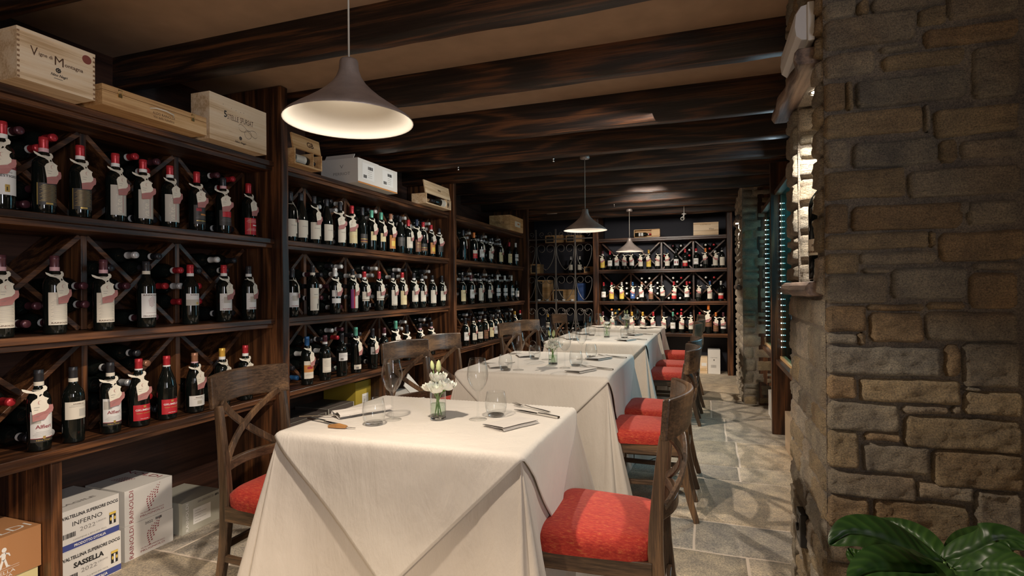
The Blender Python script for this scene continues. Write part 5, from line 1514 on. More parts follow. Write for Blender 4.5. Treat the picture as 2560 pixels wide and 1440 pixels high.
# ------------------------------------------------------------------ glazed display cabinets on the right
for ci, (ya, yb, lt) in enumerate(((3.98, 5.13, 'teal lit glazed wine cabinet between near pillar and dark post'), (5.19, 6.36, 'teal lit glazed wine cabinet between dark post and far pillar'))):
    t_ = thing('display_cabinet', lt, 'cabinet')
    if ci == 0: MB().box(.525, 1.0, ya - .02, ya + .02, 0, 2.29, 'rackZ').obj('post', t_, bevel=.004)
    MB().box(.52, 1.0, yb, yb + .055, 0, 2.30, 'rackZ').obj('post', t_, bevel=.004)
    a = ya + .022
    MB().box(.55, 1.0, a, yb - .001, .60, .64, 'rackY').obj('ledge', t_, bevel=.003)
    MB().box(.585, .625, a, yb - .001, .642, .665, M['pinedY']).obj('sill_strip', t_)
    MB().box(.55, 1.0, a, yb - .001, 2.02, 2.06, 'rackY').obj('top_board', t_, bevel=.003)
    MB().box(.98, .995, a, yb - .001, .64, 2.02, plain('teal_back_panel', (.05, .30, .33), .5)).obj('back_panel', t_)
    gd = MB().box(.60, .606, a, yb - .045, .666, 2.018, 'pane').obj('glass_door', t_)
    MB().box(.59, .62, yb - .032, yb - .002, .666, 2.018, 'rackZ').obj('door_frame', gd, bevel=.002)
    for z in (1.0, 1.35, 1.7): MB().box(.66, .96, a, yb - .05, z - .004, z, 'glass').obj('glass_shelf', t_)
    mb = MB(); zz = .74
    n = 0
    while zz < 1.98:
        mb.lathe([(0, 0), (.0042, .001), (.0042, .006), (0, .007)], 'led', 8, (.592, yb - .037, zz)); zz += .050; n += 1
    tag(mb.obj('led_strip'), ['vertical strip of cool white lights at the near glazed cabinet', 'vertical strip of cool white lights at the far glazed cabinet'][ci], 'led strip', 'led strips at the glazed cabinets')
    mb = None
    # black and silver bottles inside
    for k in range(4):
        for z in (1.0, 1.35, 1.7):
            if ci == 1 and k > 1: continue
            bottle((.78, yb - .18 - k * .22, z + .001), R(180), 'bordeaux', 'silver', None, 'white', None, f'{ORD[k]} bottle from the far end, {["lower", "middle", "upper"][[1.0, 1.35, 1.7].index(z)]} glass shelf of {["near", "far"][ci]} glazed cabinet', f'bottles inside the {["near", "far"][ci]} glazed cabinet', 10, .9)
carton('wine_carton', 'kraft carton on the floor under the near glazed cabinet', 'box', .57, .90, 4.12, 4.74, .001, .285, 'cartonk')
carton('wine_carton', 'white carton on the floor under the far glazed cabinet', 'box', .57, .85, 5.45, 5.95, .001, .24, 'cartonw')
carton('wine_crate', 'kraft box hidden behind the near pillar, carrying a small parcel', 'box', .50, .85, 3.2, 3.62, .001, .375, 'cartonk')
mb = MB(); mb.box(.452, .72, 3.30, 3.50, .376, .425, 'papery')
mb.quad((.452 - e_, 3.47, .385), (0, -.12, 0), (0, 0, .032), 'paperw'); mb.quad((.46, 3.30 - e_, .384), (.045, 0, 0), (0, 0, .034), 'paperw')
for k in range(4): mb.quad((.465 + k * .009, 3.30 - 2 * e_, .39), (.005, 0, 0), (0, 0, .02), 'inkblack')
tag(mb.obj('parcel'), 'small yellow parcel with white sticker peeking past the near pillar', 'parcel')


# ------------------------------------------------------------------ pendant lamps
def soft_falloff(l):
    """wide-beam lamp: illuminance falls with distance rather than its square"""
    l.use_nodes = True; t = l.node_tree; em = t.nodes['Emission']
    f = N(t, 'ShaderNodeLightFalloff', Strength=1.0)
    t.links.new(f.outputs['Linear'], em.inputs['Strength'])


def pendant(loc, label, energy, zrose=2.261, light=True):
    t_ = thing('pendant_lamp', label, 'lamp', loc, 0, 'bronze pendant lamps over the tables')
    rz_ = 1.73
    prof = [(.180, 0), (.1805, .003), (.172, .012), (.150, .028), (.120, .048), (.092, .068), (.068, .088), (.048, .108), (.035, .128), (.028, .148), (.026, .172), (.023, .178), (.006, .182), (0, .182)]
    mb = MB(); mb.lathe(prof, 'bronze', 48, (0, 0, rz_)); sh = mb.obj('shade', t_)
    inn = [(.180, 0), (.176, .002), (.169, .0105), (.147, .026), (.117, .046), (.089, .066), (.065, .086), (.045, .106), (.030, .126), (.0, .130)]
    mb = MB(); mb.lathe(inn, 'lampin', 48, (0, 0, rz_)); mb.obj('inner_shade', sh)
    MB().tube([(0, 0, rz_ + .181), (0, 0, zrose + .02)], .0028, 'cord', 8).obj('cord', t_)
    MB().lathe([(0, 0), (.038, .002), (.042, .012), (.036, .028), (.036, .034), (0, .034)], 'bronze', 24, (0, 0, zrose)).obj('ceiling_rose', t_)
    if zrose > 2.3: MB().lathe([(.03, zrose + .03), (.03, ZC)], 'bronze', 16).obj('ceiling_stub', t_)
    MB().lathe([(0, 0), (.022, .002), (.027, .008), (.024, .02), (.018, .034)], 'bulb', 24, (0, 0, rz_ + .088)).obj('bulb', t_)
    if light:
        l = bpy.data.lights.new('bulb_light', 'SPOT'); l.energy = energy; l.color = (1.0, .85, .69); l.shadow_soft_size = .022; l.spot_size = R(142); l.spot_blend = .10; soft_falloff(l)
        lo = bpy.data.objects.new('bulb_light', l); COL.objects.link(lo); lo.parent = t_; lo.location = (0, 0, rz_ + .084)


pendant((-.957, 1.335, 0), 'large bronze pendant lamp hanging nearest the camera', PEND_E)
pendant((-.945, 4.545, 0), 'bronze pendant lamp hanging over the middle tables', PEND_E, 2.325)
pendant((-.948, 7.40, 0), 'bronze pendant lamp hanging nearest the far rack', PEND_E, 2.256)
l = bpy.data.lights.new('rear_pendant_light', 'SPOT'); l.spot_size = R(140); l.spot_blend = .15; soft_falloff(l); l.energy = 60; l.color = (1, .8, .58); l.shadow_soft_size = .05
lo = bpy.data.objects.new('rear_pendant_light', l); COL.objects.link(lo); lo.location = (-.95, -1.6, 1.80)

# ------------------------------------------------------------------ chairs
def make_chair(label, loc, rz):
    t_ = thing('dining_chair', label, 'chair', loc, rz, 'dark wooden cross-back chairs with red seats')
    # seat cushion: domed, rounded trapezoid
    mb = MB(); nu, nr = 36, 9; vs = []
    for j in range(nr + 1):
        s_ = j / nr
        for i in range(nu):
            a = 2 * PI * i / nu; ca, sa = math.cos(a), math.sin(a)
            e = .30
            x = math.copysign(abs(ca) ** e, ca) * .192 * s_; y_ = math.copysign(abs(sa) ** e, sa) * (.208 - .018 * (x / .192)) * s_
            h_ = .492 - .020 * s_ ** 2.5 - (.012 if j == nr else 0)
            vs.append((x - .008, y_, h_))
    for (dz, k) in ((-.026, 1.0), (-.05, .985)):
        for i in range(nu):
            v = vs[nr * nu + i]; vs.append((v[0] * k, v[1] * k, v[2] + dz))
    rows_ = nr + 3
    fs = [(j * nu + i, j * nu + (i + 1) % nu, (j + 1) * nu + (i + 1) % nu, (j + 1) * nu + i) for j in range(rows_ - 1) for i in range(nu)]
    fs = [f[::-1] for f in fs]
    mb.add(vs, fs, 'seat', True); mb.obj('seat', t_)
    mb = MB()
    mb.box(-.198, -.174, -.198, .198, .355, .412, 'chairY'); mb.box(.165, .187, -.17, .17, .36, .412, 'chairY')
    for sg in (-1, 1):
        c = Vector((-.005, sg * .187, .384)); d = Vector((.36, -sg * .018, 0)).normalized()
        mb.obox(c, d, Vector((-d.y, d.x, 0)), (0, 0, 1), .18, .011, .029, 'chairX')
    mb.obj('seat_frame', t_, bevel=.003)
    for sg in (-1, 1):
        MB().sweep([(-.186, sg * .188, 0), (-.183, sg * .190, .2), (-.181, sg * .190, .41)], (0, 1, 0), [.028, .034, .038], [.028, .034, .036], 'chairZ').obj('leg', t_, bevel=.004)
        pts = [(.262, sg * .155, 0), (.232, sg * .157, .10), (.206, sg * .161, .22), (.190, sg * .166, .34), (.184, sg * .170, .44), (.186, sg * .173, .52), (.193, sg * .175, .62), (.203, sg * .176, .72), (.213, sg * .176, .80)]
        MB().sweep(pts, (0, 1, 0), [.028, .028, .029, .030, .030, .029, .028, .027, .026], [.030, .034, .038, .044, .046, .042, .036, .032, .028], 'chairZ').obj('leg', t_, bevel=.005)
        MB().sweep([(-.182, sg * .190, .20), (.02, sg * .176, .20), (.207, sg * .162, .20)], (0, 0, 1), .026, .018, 'chairX').obj('stretcher', t_, bevel=.003)
    MB().sweep([(.205, -.150, .245), (.205, .150, .245)], (0, 0, 1), .026, .018, 'chairY').obj('stretcher', t_, bevel=.003)
    # curved top rail
    mb = MB(); n = 16; vs = []
    for i in range(n + 1):
        s_ = -1 + 2 * i / n; y_ = s_ * .212; x = .212 + .062 * (1 - s_ * s_)
        zt = .918 + .004 * (1 - s_ * s_); z0 = .792 + .012 * (1 - abs(s_))
        tl = .010
        vs += [(x - .012, y_, z0), (x + .012, y_, z0), (x + .012 + tl, y_, zt), (x - .012 + tl, y_, zt)]
    fs = [(i * 4 + q, (i + 1) * 4 + q, (i + 1) * 4 + (q + 1) % 4, i * 4 + (q + 1) % 4) for i in range(n) for q in range(4)]
    fs = [f[::-1] for f in fs]
    fs += [(0, 1, 2, 3)[::-1], tuple(n * 4 + q for q in range(4))]
    fs = [f[::-1] for f in fs]
    mb.add(vs, fs, 'chairY'); mb.obj('top_rail', t_, bevel=.006)
    # lower rail of the back
    pts = [(.190 + .045 * (1 - s_ * s_), s_ * .170, .555) for s_ in [-1 + 2 * i / 12 for i in range(13)]]
    MB().sweep(pts, (0, 0, 1), .040, .020, 'chairY').obj('lower_rail', t_, bevel=.004)
    for sg in (-1, 1):
        pts = []
        for i in range(11):
            s_ = -1 + 2 * i / 10; y_ = s_ * .150 * sg; z = .572 + (.81 - .572) * i / 10
            pts.append((.203 + .052 * (1 - s_ * s_) + .012 * i / 10 + (.006 * sg), y_, z))
        MB().sweep(pts, Vector((1, 0, 0)), .014, .028, 'chairZ').obj('cross_brace', t_, bevel=.003)
    return t_


def copy_thing(src, loc, rz, label):
    r = src.copy(); COL.objects.link(r); r.location = loc; r.rotation_euler = (0, 0, rz); r['label'] = label
    for ch in list(src.children):
        c = ch.copy(); COL.objects.link(c); c.parent = r
    return r


ch0 = make_chair('red-seated wooden chair at the right of the nearest table', (-.336, 1.905, 0), 0)
for loc, rz, lt in (((-.322, 3.225, 0), 2, 'nearer red-seated chair right of the second table'), ((-.318, 3.765, 0), -1, 'farther red-seated chair right of the second table'),
                    ((-.325, 5.38, 0), 1, 'nearer red-seated chair right of the third table'), ((-.30, 5.93, 0), -3, 'farther red-seated chair right of the third table'),
                    ((-.31, 6.90, 0), 2, 'red-seated chair at the right of the farthest table'),
                    ((-1.598, 1.84, 0), 181, 'wooden chair left of the nearest table, back to the rack'),
                    ((-1.615, 3.08, 0), 167, 'nearer wooden chair left of the second table'), ((-1.615, 3.60, 0), 167, 'farther wooden chair left of the second table'),
                    ((-1.57, 4.97, 0), 170, 'nearer wooden chair left of the third table'), ((-1.57, 5.45, 0), 160, 'farther wooden chair left of the third table'),
                    ((-1.57, 6.86, 0), 168, 'orange-lit wooden chair left of the farthest table')):
    copy_thing(ch0, loc, R(rz), lt)

# ------------------------------------------------------------------ tables with cloths
TZ = .755


def side_off(p, half, t_):
    """outward flare of the under cloth at distance p from the side's middle"""
    g = math.exp(-((abs(p) - half) / .10) ** 2)
    return t_ * (.018 + .125 * g) + .006 * t_ * (1 + math.sin(p * 17 + half * 5))


def table(cx, cy, a, b_, D, label, zi):
    t_ = thing('dining_table', label, 'table', (cx, cy, 0))
    MB().box(-a + .01, a - .01, -b_ + .01, b_ - .01, TZ - .04, TZ - .006, 'chairX').obj('tabletop', t_, bevel=.003)
    for sx in (-1, 1):
        for sy in (-1, 1):
            MB().box(sx * (a - .09) - .03, sx * (a - .09) + .03, sy * (b_ - .09) - .03, sy * (b_ - .09) + .03, 0, TZ - .041, 'chairZ').obj('leg', t_)
    # floor length cloth
    per = []
    nS, nC = 26, 22; rc = .006
    for side in range(4):
        half = (a, b_)[(side + 1) % 2] if False else None
    # sides listed anticlockwise: +x side (runs along y), +y side, -x, -y
    def side_pts(sd):
        L = b_ if sd in (0, 2) else a
        out = []
        for i in range(nS + 1):
            p = -L + 2 * L * i / nS
            out.append((p, L))
        return out
    dirs = [((1, 0), (0, 1)), ((0, 1), (-1, 0)), ((-1, 0), (0, -1)), ((0, -1), (1, 0))]
    for sd in range(4):
        nrm, tan = dirs[sd]; ext = a if sd in (0, 2) else b_
        for p, L in side_pts(sd):
            per.append(('s', nrm, tan, ext, p, L))
        n2, t2 = dirs[(sd + 1) % 4]
        for k in range(1, nC):
            per.append(('c', nrm, n2, sd, k / nC, ext))
    nR = 26; vs = []
    def corner_xy(sd):
        sx = 1 if sd in (0, 3) else -1; sy = 1 if sd in (0, 1) else -1
        return sx * a, sy * b_
    for j in range(nR + 1):
        t0 = j / nR; z = TZ - (TZ - .008) * t0
        for q in per:
            if q[0] == 's':
                _, nrm, tan, ext, p, L = q
                o_ = side_off(p, L, t0)
                x = nrm[0] * (ext + o_) + tan[0] * p; y_ = nrm[1] * (ext + o_) + tan[1] * p
            else:
                _, n1, n2, sd, k, ext = q
                ang = k * PI / 2
                sx, sy = corner_xy(sd)
                L = b_ if sd in (0, 2) else a
                o_ = side_off(L, L, t0) * (1 + .42 * math.sin(k * PI) - .38 * math.exp(-((k - .38) / .09) ** 2) - .30 * math.exp(-((k - .72) / .08) ** 2))
                x = sx + (n1[0] * math.cos(ang) + n2[0] * math.sin(ang)) * o_; y_ = sy + (n1[1] * math.cos(ang) + n2[1] * math.sin(ang)) * o_
            w_ = noise.noise((x * 5 + cx, y_ * 5 + cy, z * 3)) * .004 * t0
            vs.append((x + w_, y_ + w_, z))
    m_ = len(per)
    fs = [(j * m_ + i, (j + 1) * m_ + i, (j + 1) * m_ + (i + 1) % m_, j * m_ + (i + 1) % m_) for j in range(nR) for i in range(m_)]
    mb = MB(); mb.add(vs, fs, 'linen2', True)
    mb.quad((-a, -b_, TZ - .0005), (2 * a, 0, 0), (0, 2 * b_, 0), 'linen2')
    o = mb.obj('tablecloth', loc=(cx, cy, 0)); tag(o, f'floor-length beige cloth draped over the {zi} table', 'tablecloth', 'floor-length cloths')
    # square overlay laid diagonally
    n = 110; S_ = D / math.sqrt(2); vs = []
    for j in range(n + 1):
        for i in range(n + 1):
            u_ = -S_ + 2 * S_ * i / n; v_ = -S_ + 2 * S_ * j / n
            X = (u_ - v_) / math.sqrt(2); Y = (u_ + v_) / math.sqrt(2)
            ex = max(0, abs(X) - a); ey = max(0, abs(Y) - b_)
            e = math.hypot(ex, ey); z = TZ + .0035 - e
            sx = math.copysign(1, X); sy = math.copysign(1, Y)
            x = max(-a, min(a, X)); y_ = max(-b_, min(b_, Y))
            tt = e / TZ
            rnd = .007 * min(1, e / .012)
            if ex > 0: 
                pp = (1, -1)[sx < 0] * y_
                x += sx * (side_off(pp, b_, tt) + rnd + .002) * (ex / e if e else 0)
            if ey > 0:
                pp = -x if sy > 0 else x
                y_ += sy * (side_off(pp, a, tt) + rnd + .002) * (ey / e if e else 0)
            wv = noise.noise((X * 4, Y * 4, 3.3 + cx)) * .003 + noise.noise((X * 13, Y * 13, 1.3)) * .0008
            if e > 0:
                sft = abs(wv) * 1.4 * min(1, e / .05)
                x += (sx * sft if ex > 0 else 0); y_ += (sy * sft if ey > 0 else 0)
            else: z += abs(wv) * .3
            hem = min(i, n - i, j, n - j)
            vs.append((x, y_, z))
    fs = [(j * (n + 1) + i, j * (n + 1) + i + 1, (j + 1) * (n + 1) + i + 1, (j + 1) * (n + 1) + i) for j in range(n) for i in range(n)]
    mb = MB(); mb.add(vs, fs, 'linen', True)
    # folded hem: a raised narrow band along the border
    hem = []
    idx = lambda i, j: j * (n + 1) + i
    o = mb.obj('overlay_cloth', loc=(cx, cy, 0), solid=.0022)
    o.modifiers[0].offset = 1
    tag(o, f'cream square overlay cloth laid diagonally on the {zi} table', 'tablecloth', 'diagonal overlay cloths')


table(-.965, 1.885, .445, .340, .805, 'dining table under cloths nearest the camera', 'nearest')
table(-.970, 3.575, .450, .545, 1.03, 'dining table under cloths, second from the camera', 'second')
table(-.965, 5.535, .455, .575, 1.05, 'dining table under cloths, third from the camera', 'third')
table(-.960, 6.880, .450, .320, .80, 'dining table under cloths, farthest from the camera', 'farthest')
TT = TZ + .0068

# ------------------------------------------------------------------ tableware
def make_goblet():
    mb = MB()
    mb.lathe([(.0, .0035), (.006, .0035), (.033, .0012), (.0345, .0), (.0345, .0008), (.030, .0026), (.010, .006), (.0045, .012), (.0036, .03), (.0036, .085), (.0048, .098), (.009, .104), (.020, .114), (.031, .131), (.0385, .152), (.0400, .168), (.0375, .192), (.0325, .218), (.0302, .228)], 'glass', 36)
    mb.lathe([(.0302, .228), (.0296, .2285), (.0292, .228), (.0315, .217), (.0365, .192), (.0390, .168), (.0374, .152), (.030, .132), (.019, .1155), (.009, .108), (.0, .106)], 'glass', 36)
    return mb.mesh('goblet')


def make_tumbler():
    mb = MB()
    mb.lathe([(0, 0), (.026, 0), (.0305, .003), (.0375, .018), (.0415, .036), (.0420, .05), (.0395, .070), (.0345, .094), (.0335, .0945), (.0330, .094), (.0380, .070), (.0405, .05), (.0400, .036), (.036, .019), (.029, .0105), (0, .0095)], 'glass', 40)
    mb.lathe([(0, .001), (.0255, .001), (.030, .004), (.0315, .0075), (.0275, .0100), (0, .009)], 'glasssolid', 32)
    return mb.mesh('tumbler')


GOB, TUM = make_goblet(), make_tumbler()


def put(name, me, px, py, label, cat, group, rz=0, z=TT):
    p = onZ(px, py, z)
    o = link(name, me, loc=(p.x, p.y, z)); o.rotation_euler = (0, 0, rz)
    return tag(o, label, cat, group)


TN = ['nearest', 'second', 'third', 'farthest']
gob = {0: [(981, 1049), (1195, 1048)], 1: [(1295.6, 925), (1366, 899), (1412, 920), (1454, 899)], 2: [(1470, 850), (1497, 839.5), (1545.5, 849), (1560, 838)], 3: [(1541, 820.5), (1592, 820)]}
tum = {0: [(935, 1061), (1240, 1040)], 1: [(1264, 926), (1337, 898), (1440, 915), (1478, 893.5)], 2: [(1440, 851), (1479, 839), (1561, 845), (1576, 836)], 3: [(1520, 821.5), (1606, 820.5)]}
for k, l_ in gob.items():
    for i, (px, py) in enumerate(l_):
        put('wine_glass', GOB, px, py, f'{ORD[i]} stemmed wine glass from the left on the {TN[k]} table', 'wine glass', f'wine glasses on the {TN[k]} table')
for k, l_ in tum.items():
    for i, (px, py) in enumerate(l_):
        put('water_tumbler', TUM, px, py, f'{ORD[i]} stemless tumbler from the left on the {TN[k]} table', 'glass', f'tumblers on the {TN[k]} table')


def napkin_mesh(w_, d_, rolled=False, seed=0):
    """folded napkin: S-shaped layers, local x = length, y = depth"""
    mb = MB()
    th = .0035
    if rolled:
        layers = 3; path = []
        path = [(-d_ / 2, .010), (-d_ / 2 + .004, .021), (-d_ * .2, .026), (d_ * .1, .017), (d_ / 2 - .004, .024), (d_ / 2, .014), (d_ * .3, .006), (0, .010), (-d_ * .3, .004), (-d_ / 2 + .006, .003)]
    else:
        path = [(d_ / 2, .001), (-d_ / 2 + .004, .001), (-d_ / 2, .006), (-d_ / 2 + .004, .0095), (0, .0062), (d_ / 2 - .004, .0055), (d_ / 2 - .002, .0085), (d_ * .2, .0105), (-d_ / 2 + .003, .0155), (-d_ / 2 - .001, .013)]
    # smooth path
    P2 = []
    for i in range(len(path) - 1):
        p0 = path[max(i - 1, 0)]; p1 = path[i]; p2 = path[i + 1]; p3 = path[min(i + 2, len(path) - 1)]
        for s_ in range(5):
            t0 = s_ / 5
            f = lambda a, b_, c, d: .5 * ((2 * b_) + (-a + c) * t0 + (2 * a - 5 * b_ + 4 * c - d) * t0 ** 2 + (-a + 3 * b_ - 3 * c + d) * t0 ** 3)
            P2.append((f(p0[0], p1[0], p2[0], p3[0]), max(.0008, f(p0[1], p1[1], p2[1], p3[1]))))
    P2.append(path[-1])
    nx = 14; vs = []
    for i in range(nx + 1):
        x = -w_ / 2 + w_ * i / nx
        for k, (y_, z) in enumerate(P2):
            sc = 1 + (.0 if rolled else .02) * math.sin(i * .7 + seed)
            vs.append((x + noise.noise((y_ * 20, z * 90, seed)) * .003, y_ * sc, max(.0008, z + noise.noise((x * 14, y_ * 16, seed)) * .0018)))
    m_ = len(P2)
    fs = [(i * m_ + k, i * m_ + k + 1, (i + 1) * m_ + k + 1, (i + 1) * m_ + k) for i in range(nx) for k in range(m_ - 1)]
    mb.add(vs, fs, 'napkin', True)
    return mb.mesh('napkin')


NF, NR_ = napkin_mesh(.17, .105), napkin_mesh(.22, .075, True, 2)


def cutlery(kind):
    mb = MB()
    if kind == 'fork':
        mb.sweep([(-.10, 0, .004), (-.06, 0, .006), (0, 0, .007), (.04, 0, .010), (.055, 0, .008)], (0, 1, 0), [.014, .012, .007, .006, .012], [.003, .003, .003, .003, .002], 'steel')
        mb.sweep([(.053, 0, .008), (.062, 0, .006), (.072, 0, .006)], (0, 1, 0), [.014, .022, .023], .002, 'steel')
        for k in range(4):
            y_ = -.0095 + k * .0063
            mb.sweep([(.071, y_, .006), (.090, y_, .008), (.105, y_, .012)], (0, 1, 0), [.004, .0032, .0022], .0018, 'steel')
    elif kind == 'knife':
        mb.sweep([(-.11, 0, .005), (-.06, 0, .006), (-.01, 0, .006)], (0, 1, 0), [.014, .013, .011], [.007, .007, .006], 'steel')
        mb.sweep([(-.011, 0, .005), (.03, 0, .005), (.08, 0, .005), (.108, .004, .005)], (0, 1, 0), [.014, .018, .017, .003], .0016, 'steel')
    else:
        mb.sweep([(-.015, 0, .006), (.02, 0, .009), (.055, 0, .006)], (0, 1, 0), [.014, .022, .014], [.008, .012, .006], 'knifehandle')
        mb.sweep([(.05, 0, .005), (.09, 0, .004)], (0, 1, 0), [.006, .004], .002, 'steel')
    return mb.mesh(kind)


FK, KN, CK = cutlery('fork'), cutlery('knife'), cutlery('rest')


def place(name, me, x, y_, rz, label, cat, group, z=TT):
    o = link(name, me, loc=(x, y_, z)); o.rotation_euler = (0, 0, R(rz)); return tag(o, label, cat, group)


p = onZ(893, 1036, TT); place('napkin', NR_, p.x + .015, p.y + .015, 60, 'loosely rolled beige napkin at the left of the nearest table', 'napkin', None)
p = onZ(1277, 1062, TT); place('napkin', NF, p.x, p.y - .0, 62, 'folded beige napkin at the right of the nearest table', 'napkin', None)
p = onZ(822, 1048, TT); place('table_fork', FK, p.x - .035, p.y + .022, 14, 'fork lying by the rolled napkin on the nearest table', 'fork', None)
p = onZ(822, 1059, TT); place('table_knife', KN, p.x - .012, p.y + .004, -16, 'knife lying at the left edge of the nearest table', 'knife', None)
p = onZ(838, 1064, TT); place('cutlery_rest', CK, p.x + .012, p.y - .030, 5, 'amber cutlery rest at the left of the nearest table', 'cutlery rest', None)
p = onZ(1325, 1026, TT); place('table_fork', FK, p.x, p.y + .022, 152, 'fork lying at the right of the nearest table', 'fork', None)
p = onZ(1340, 1036, TT); place('table_knife', KN, p.x, p.y - .002, 158, 'knife lying at the right of the nearest table', 'knife', None)
sets = []
for ti, spots in ((1, [(-.70, 3.22, 0), (-.70, 3.80, 0), (-1.24, 3.22, 1), (-1.24, 3.78, 1)]), (2, [(-.70, 5.20, 0), (-.70, 5.80, 0), (-1.24, 5.20, 1), (-1.24, 5.76, 1)]), (3, [(-.68, 6.78, 0), (-1.24, 6.80, 1)])):
    for k, (x, y_, lf) in enumerate(spots):
        sd = ['right', 'left'][lf]; dep = '' if len(spots) == 2 else [' near', ' far'][k % 2]
        place('napkin', NF, x, y_ - (.02 if not lf else -.02), 66 if not lf else 118, f'folded napkin at the{dep} {sd} place of the {TN[ti]} table', 'napkin', f'napkins on the {TN[ti]} table')
        place('table_fork', FK, x + (.06 if not lf else -.03), y_ + .125, 160 if not lf else 20, f'fork at the{dep} {sd} place of the {TN[ti]} table', 'fork', f'forks on the {TN[ti]} table')
        place('table_knife', KN, x + (.07 if not lf else -.05), y_ + .095, 165 if not lf else -12, f'knife at the{dep} {sd} place of the {TN[ti]} table', 'knife', f'knives on the {TN[ti]} table')


# vases and flowers
def vase_mesh():
    mb = MB()
    mb.lathe([(0, 0), (.0285, 0), (.030, .002), (.030, .105), (.0305, .1055), (.0285, .1055), (.0280, .105), (.0280, .012), (.026, .010), (0, .010)], 'glass', 36)
    return mb.mesh('vase')


def base_mesh(): return MB().lathe([(0, .001), (.0282, .001), (.0285, .009), (0, .0092)], 'glasssolid', 32).mesh('glass_base')
def water_mesh(): return MB().lathe([(0, .0105), (.0276, .0125), (.0276, .060), (0, .060)], 'water', 32).mesh('water')
VM, VB, VW = vase_mesh(), base_mesh(), water_mesh()


def bloom(seed, size=.034):
    """ruffled lisianthus bloom opening along +z, origin at its base"""
    rr = random.Random(seed); mb = MB()
    for ring, (n_, open_, sc) in enumerate(((5, 1.0, .92), (5, .72, .95), (4, .45, .98), (3, .18, .98))):
        for k in range(n_):
            a0 = 2 * PI * k / n_ + ring * .6 + rr.uniform(-.15, .15)
            vs = []; nu, nv = 8, 8
            for j in range(nv + 1):
                t0 = j / nv
                for i in range(nu + 1):
                    s_ = -1 + 2 * i / nu
                    wd = math.sin(PI * (.12 + .76 * t0)) ** .7 * (PI / n_) * 1.25
                    a = a0 + s_ * wd
                    phi = t0 * (2.0 - .1 * ring)
                    rad = size * sc * (.78 * math.sin(phi) * open_ ** .5 + .26 * open_ * t0 ** 4)
                    h_ = size * sc * .62 * (1 - math.cos(phi)) + ring * .001
                    ruf = size * .10 * t0 ** 2 * math.sin(s_ * 6 + seed + k)
                    vs.append((rad * math.cos(a), rad * math.sin(a), h_ + ruf - .12 * size * s_ * s_ * t0))
            fs = [(j * (nu + 1) + i, j * (nu + 1) + i + 1, (j + 1) * (nu + 1) + i + 1, (j + 1) * (nu + 1) + i) for j in range(nv) for i in range(nu)]
            mb.add(vs, fs, 'petal', True)
    mb.lathe([(.003, -.006), (.008, 0), (.0075, .008), (.002, .012)], 'stem', 8)
    return mb.mesh('bloom')


BLOOMS = [bloom(k, .037 + .003 * (k % 3)) for k in range(4)]
BUD = MB().lathe([(.0, -.002), (.005, .001), (.0085, .010), (.0085, .020), (.005, .032), (0, .038)], 'bud', 10).mesh('bud')


def flower(vx, vy, vz, dx, dy, top, kind, foot, label, group, size=1.0):
    t_ = thing('white_flower', label, 'flower', (vx, vy, vz), 0, group)
    p0 = Vector((foot[0], foot[1], .014)); pm = Vector((dx * .25, dy * .25, .100)); p1 = Vector((dx, dy, top))
    pts = []
    for k in range(9):
        s_ = k / 8; pts.append(p0 * (1 - s_) ** 2 + pm * 2 * s_ * (1 - s_) + p1 * s_ * s_)
    MB().tube(pts, .0019, 'stem', 6).obj('stem', t_)
    o = link('bloom', BLOOMS[kind] if kind >= 0 else BUD, t_, loc=p1)
    d = (p1 - pm).normalized(); d = (Vector((dx * 14, dy * 14, 1.0))).normalized() if kind >= 0 else d
    o.rotation_euler = d.to_track_quat('Z', 'Y').to_euler(); o.scale = (size,) * 3
    mb = MB()
    for q in range(2):
        b_ = pts[5 + q]; an = q * 2.5 + dx * 50
        u_ = Vector((math.cos(an), math.sin(an), .4)) * .020; v_ = Vector((-math.sin(an), math.cos(an), 0)) * .005
        mb.add([b_, b_ + u_ * .5 + v_, b_ + u_, b_ + u_ * .5 - v_], [(0, 1, 2, 3)], 'stem')
    mb.obj('leaf', t_)


vs_ = [(1095.5, 1048), (1382.5, 911), (1517, 843), (1567, 821)]
for k, (px, py) in enumerate(vs_):
    p = onZ(px, py, TT)
    t_ = thing('flower_vase', f'clear glass vase of white flowers on the {TN[k]} table', 'vase', (p.x, p.y, TT), 0, 'flower vases on the tables')
    link('glass_wall', VM, t_); link('glass_base', VB, t_); link('water', VW, t_)
    if k in (0, 1, 3):
        fl_ = [(-.022, -.010, .108, 0, 'left'), (.006, -.022, .106, 1, 'front'), (.024, .006, .112, 2, 'right'), (-.008, .022, .122, 3, 'rear'), (.002, .0, .140, 1, 'middle')]
        for q, (dx, dy, tp, kd, nm) in enumerate(fl_):
            flower(p.x, p.y, TT, dx, dy, tp, kd, (-dx * .5, -dy * .5), f'white bloom at the {nm} of the vase on the {TN[k]} table', f'flowers on the {TN[k]} table', 1.0 if k == 0 else .9)
        flower(p.x, p.y, TT, -.022, .004, .185, -1, (.012, .004), f'green bud rising at left of the vase on the {TN[k]} table', f'flowers on the {TN[k]} table', .95)
        flower(p.x, p.y, TT, .006, -.006, .180, -1, (-.010, -.006), f'pale bud rising in the middle of the vase on the {TN[k]} table', f'flowers on the {TN[k]} table', 1.2)
    else:
        for q, (dx, dy, tp, kd, nm) in enumerate([(-.05, 0, .17, -1, 'far left'), (.0, 0, .125, 2, 'middle'), (.045, .005, .15, 3, 'right')]):
            flower(p.x, p.y, TT, dx, dy, tp, kd, (-dx * .3, 0), f'{["thin bud", "white bloom", "white bloom"][q]} at the {nm} of the vase on the third table', 'flowers on the third table', .8)

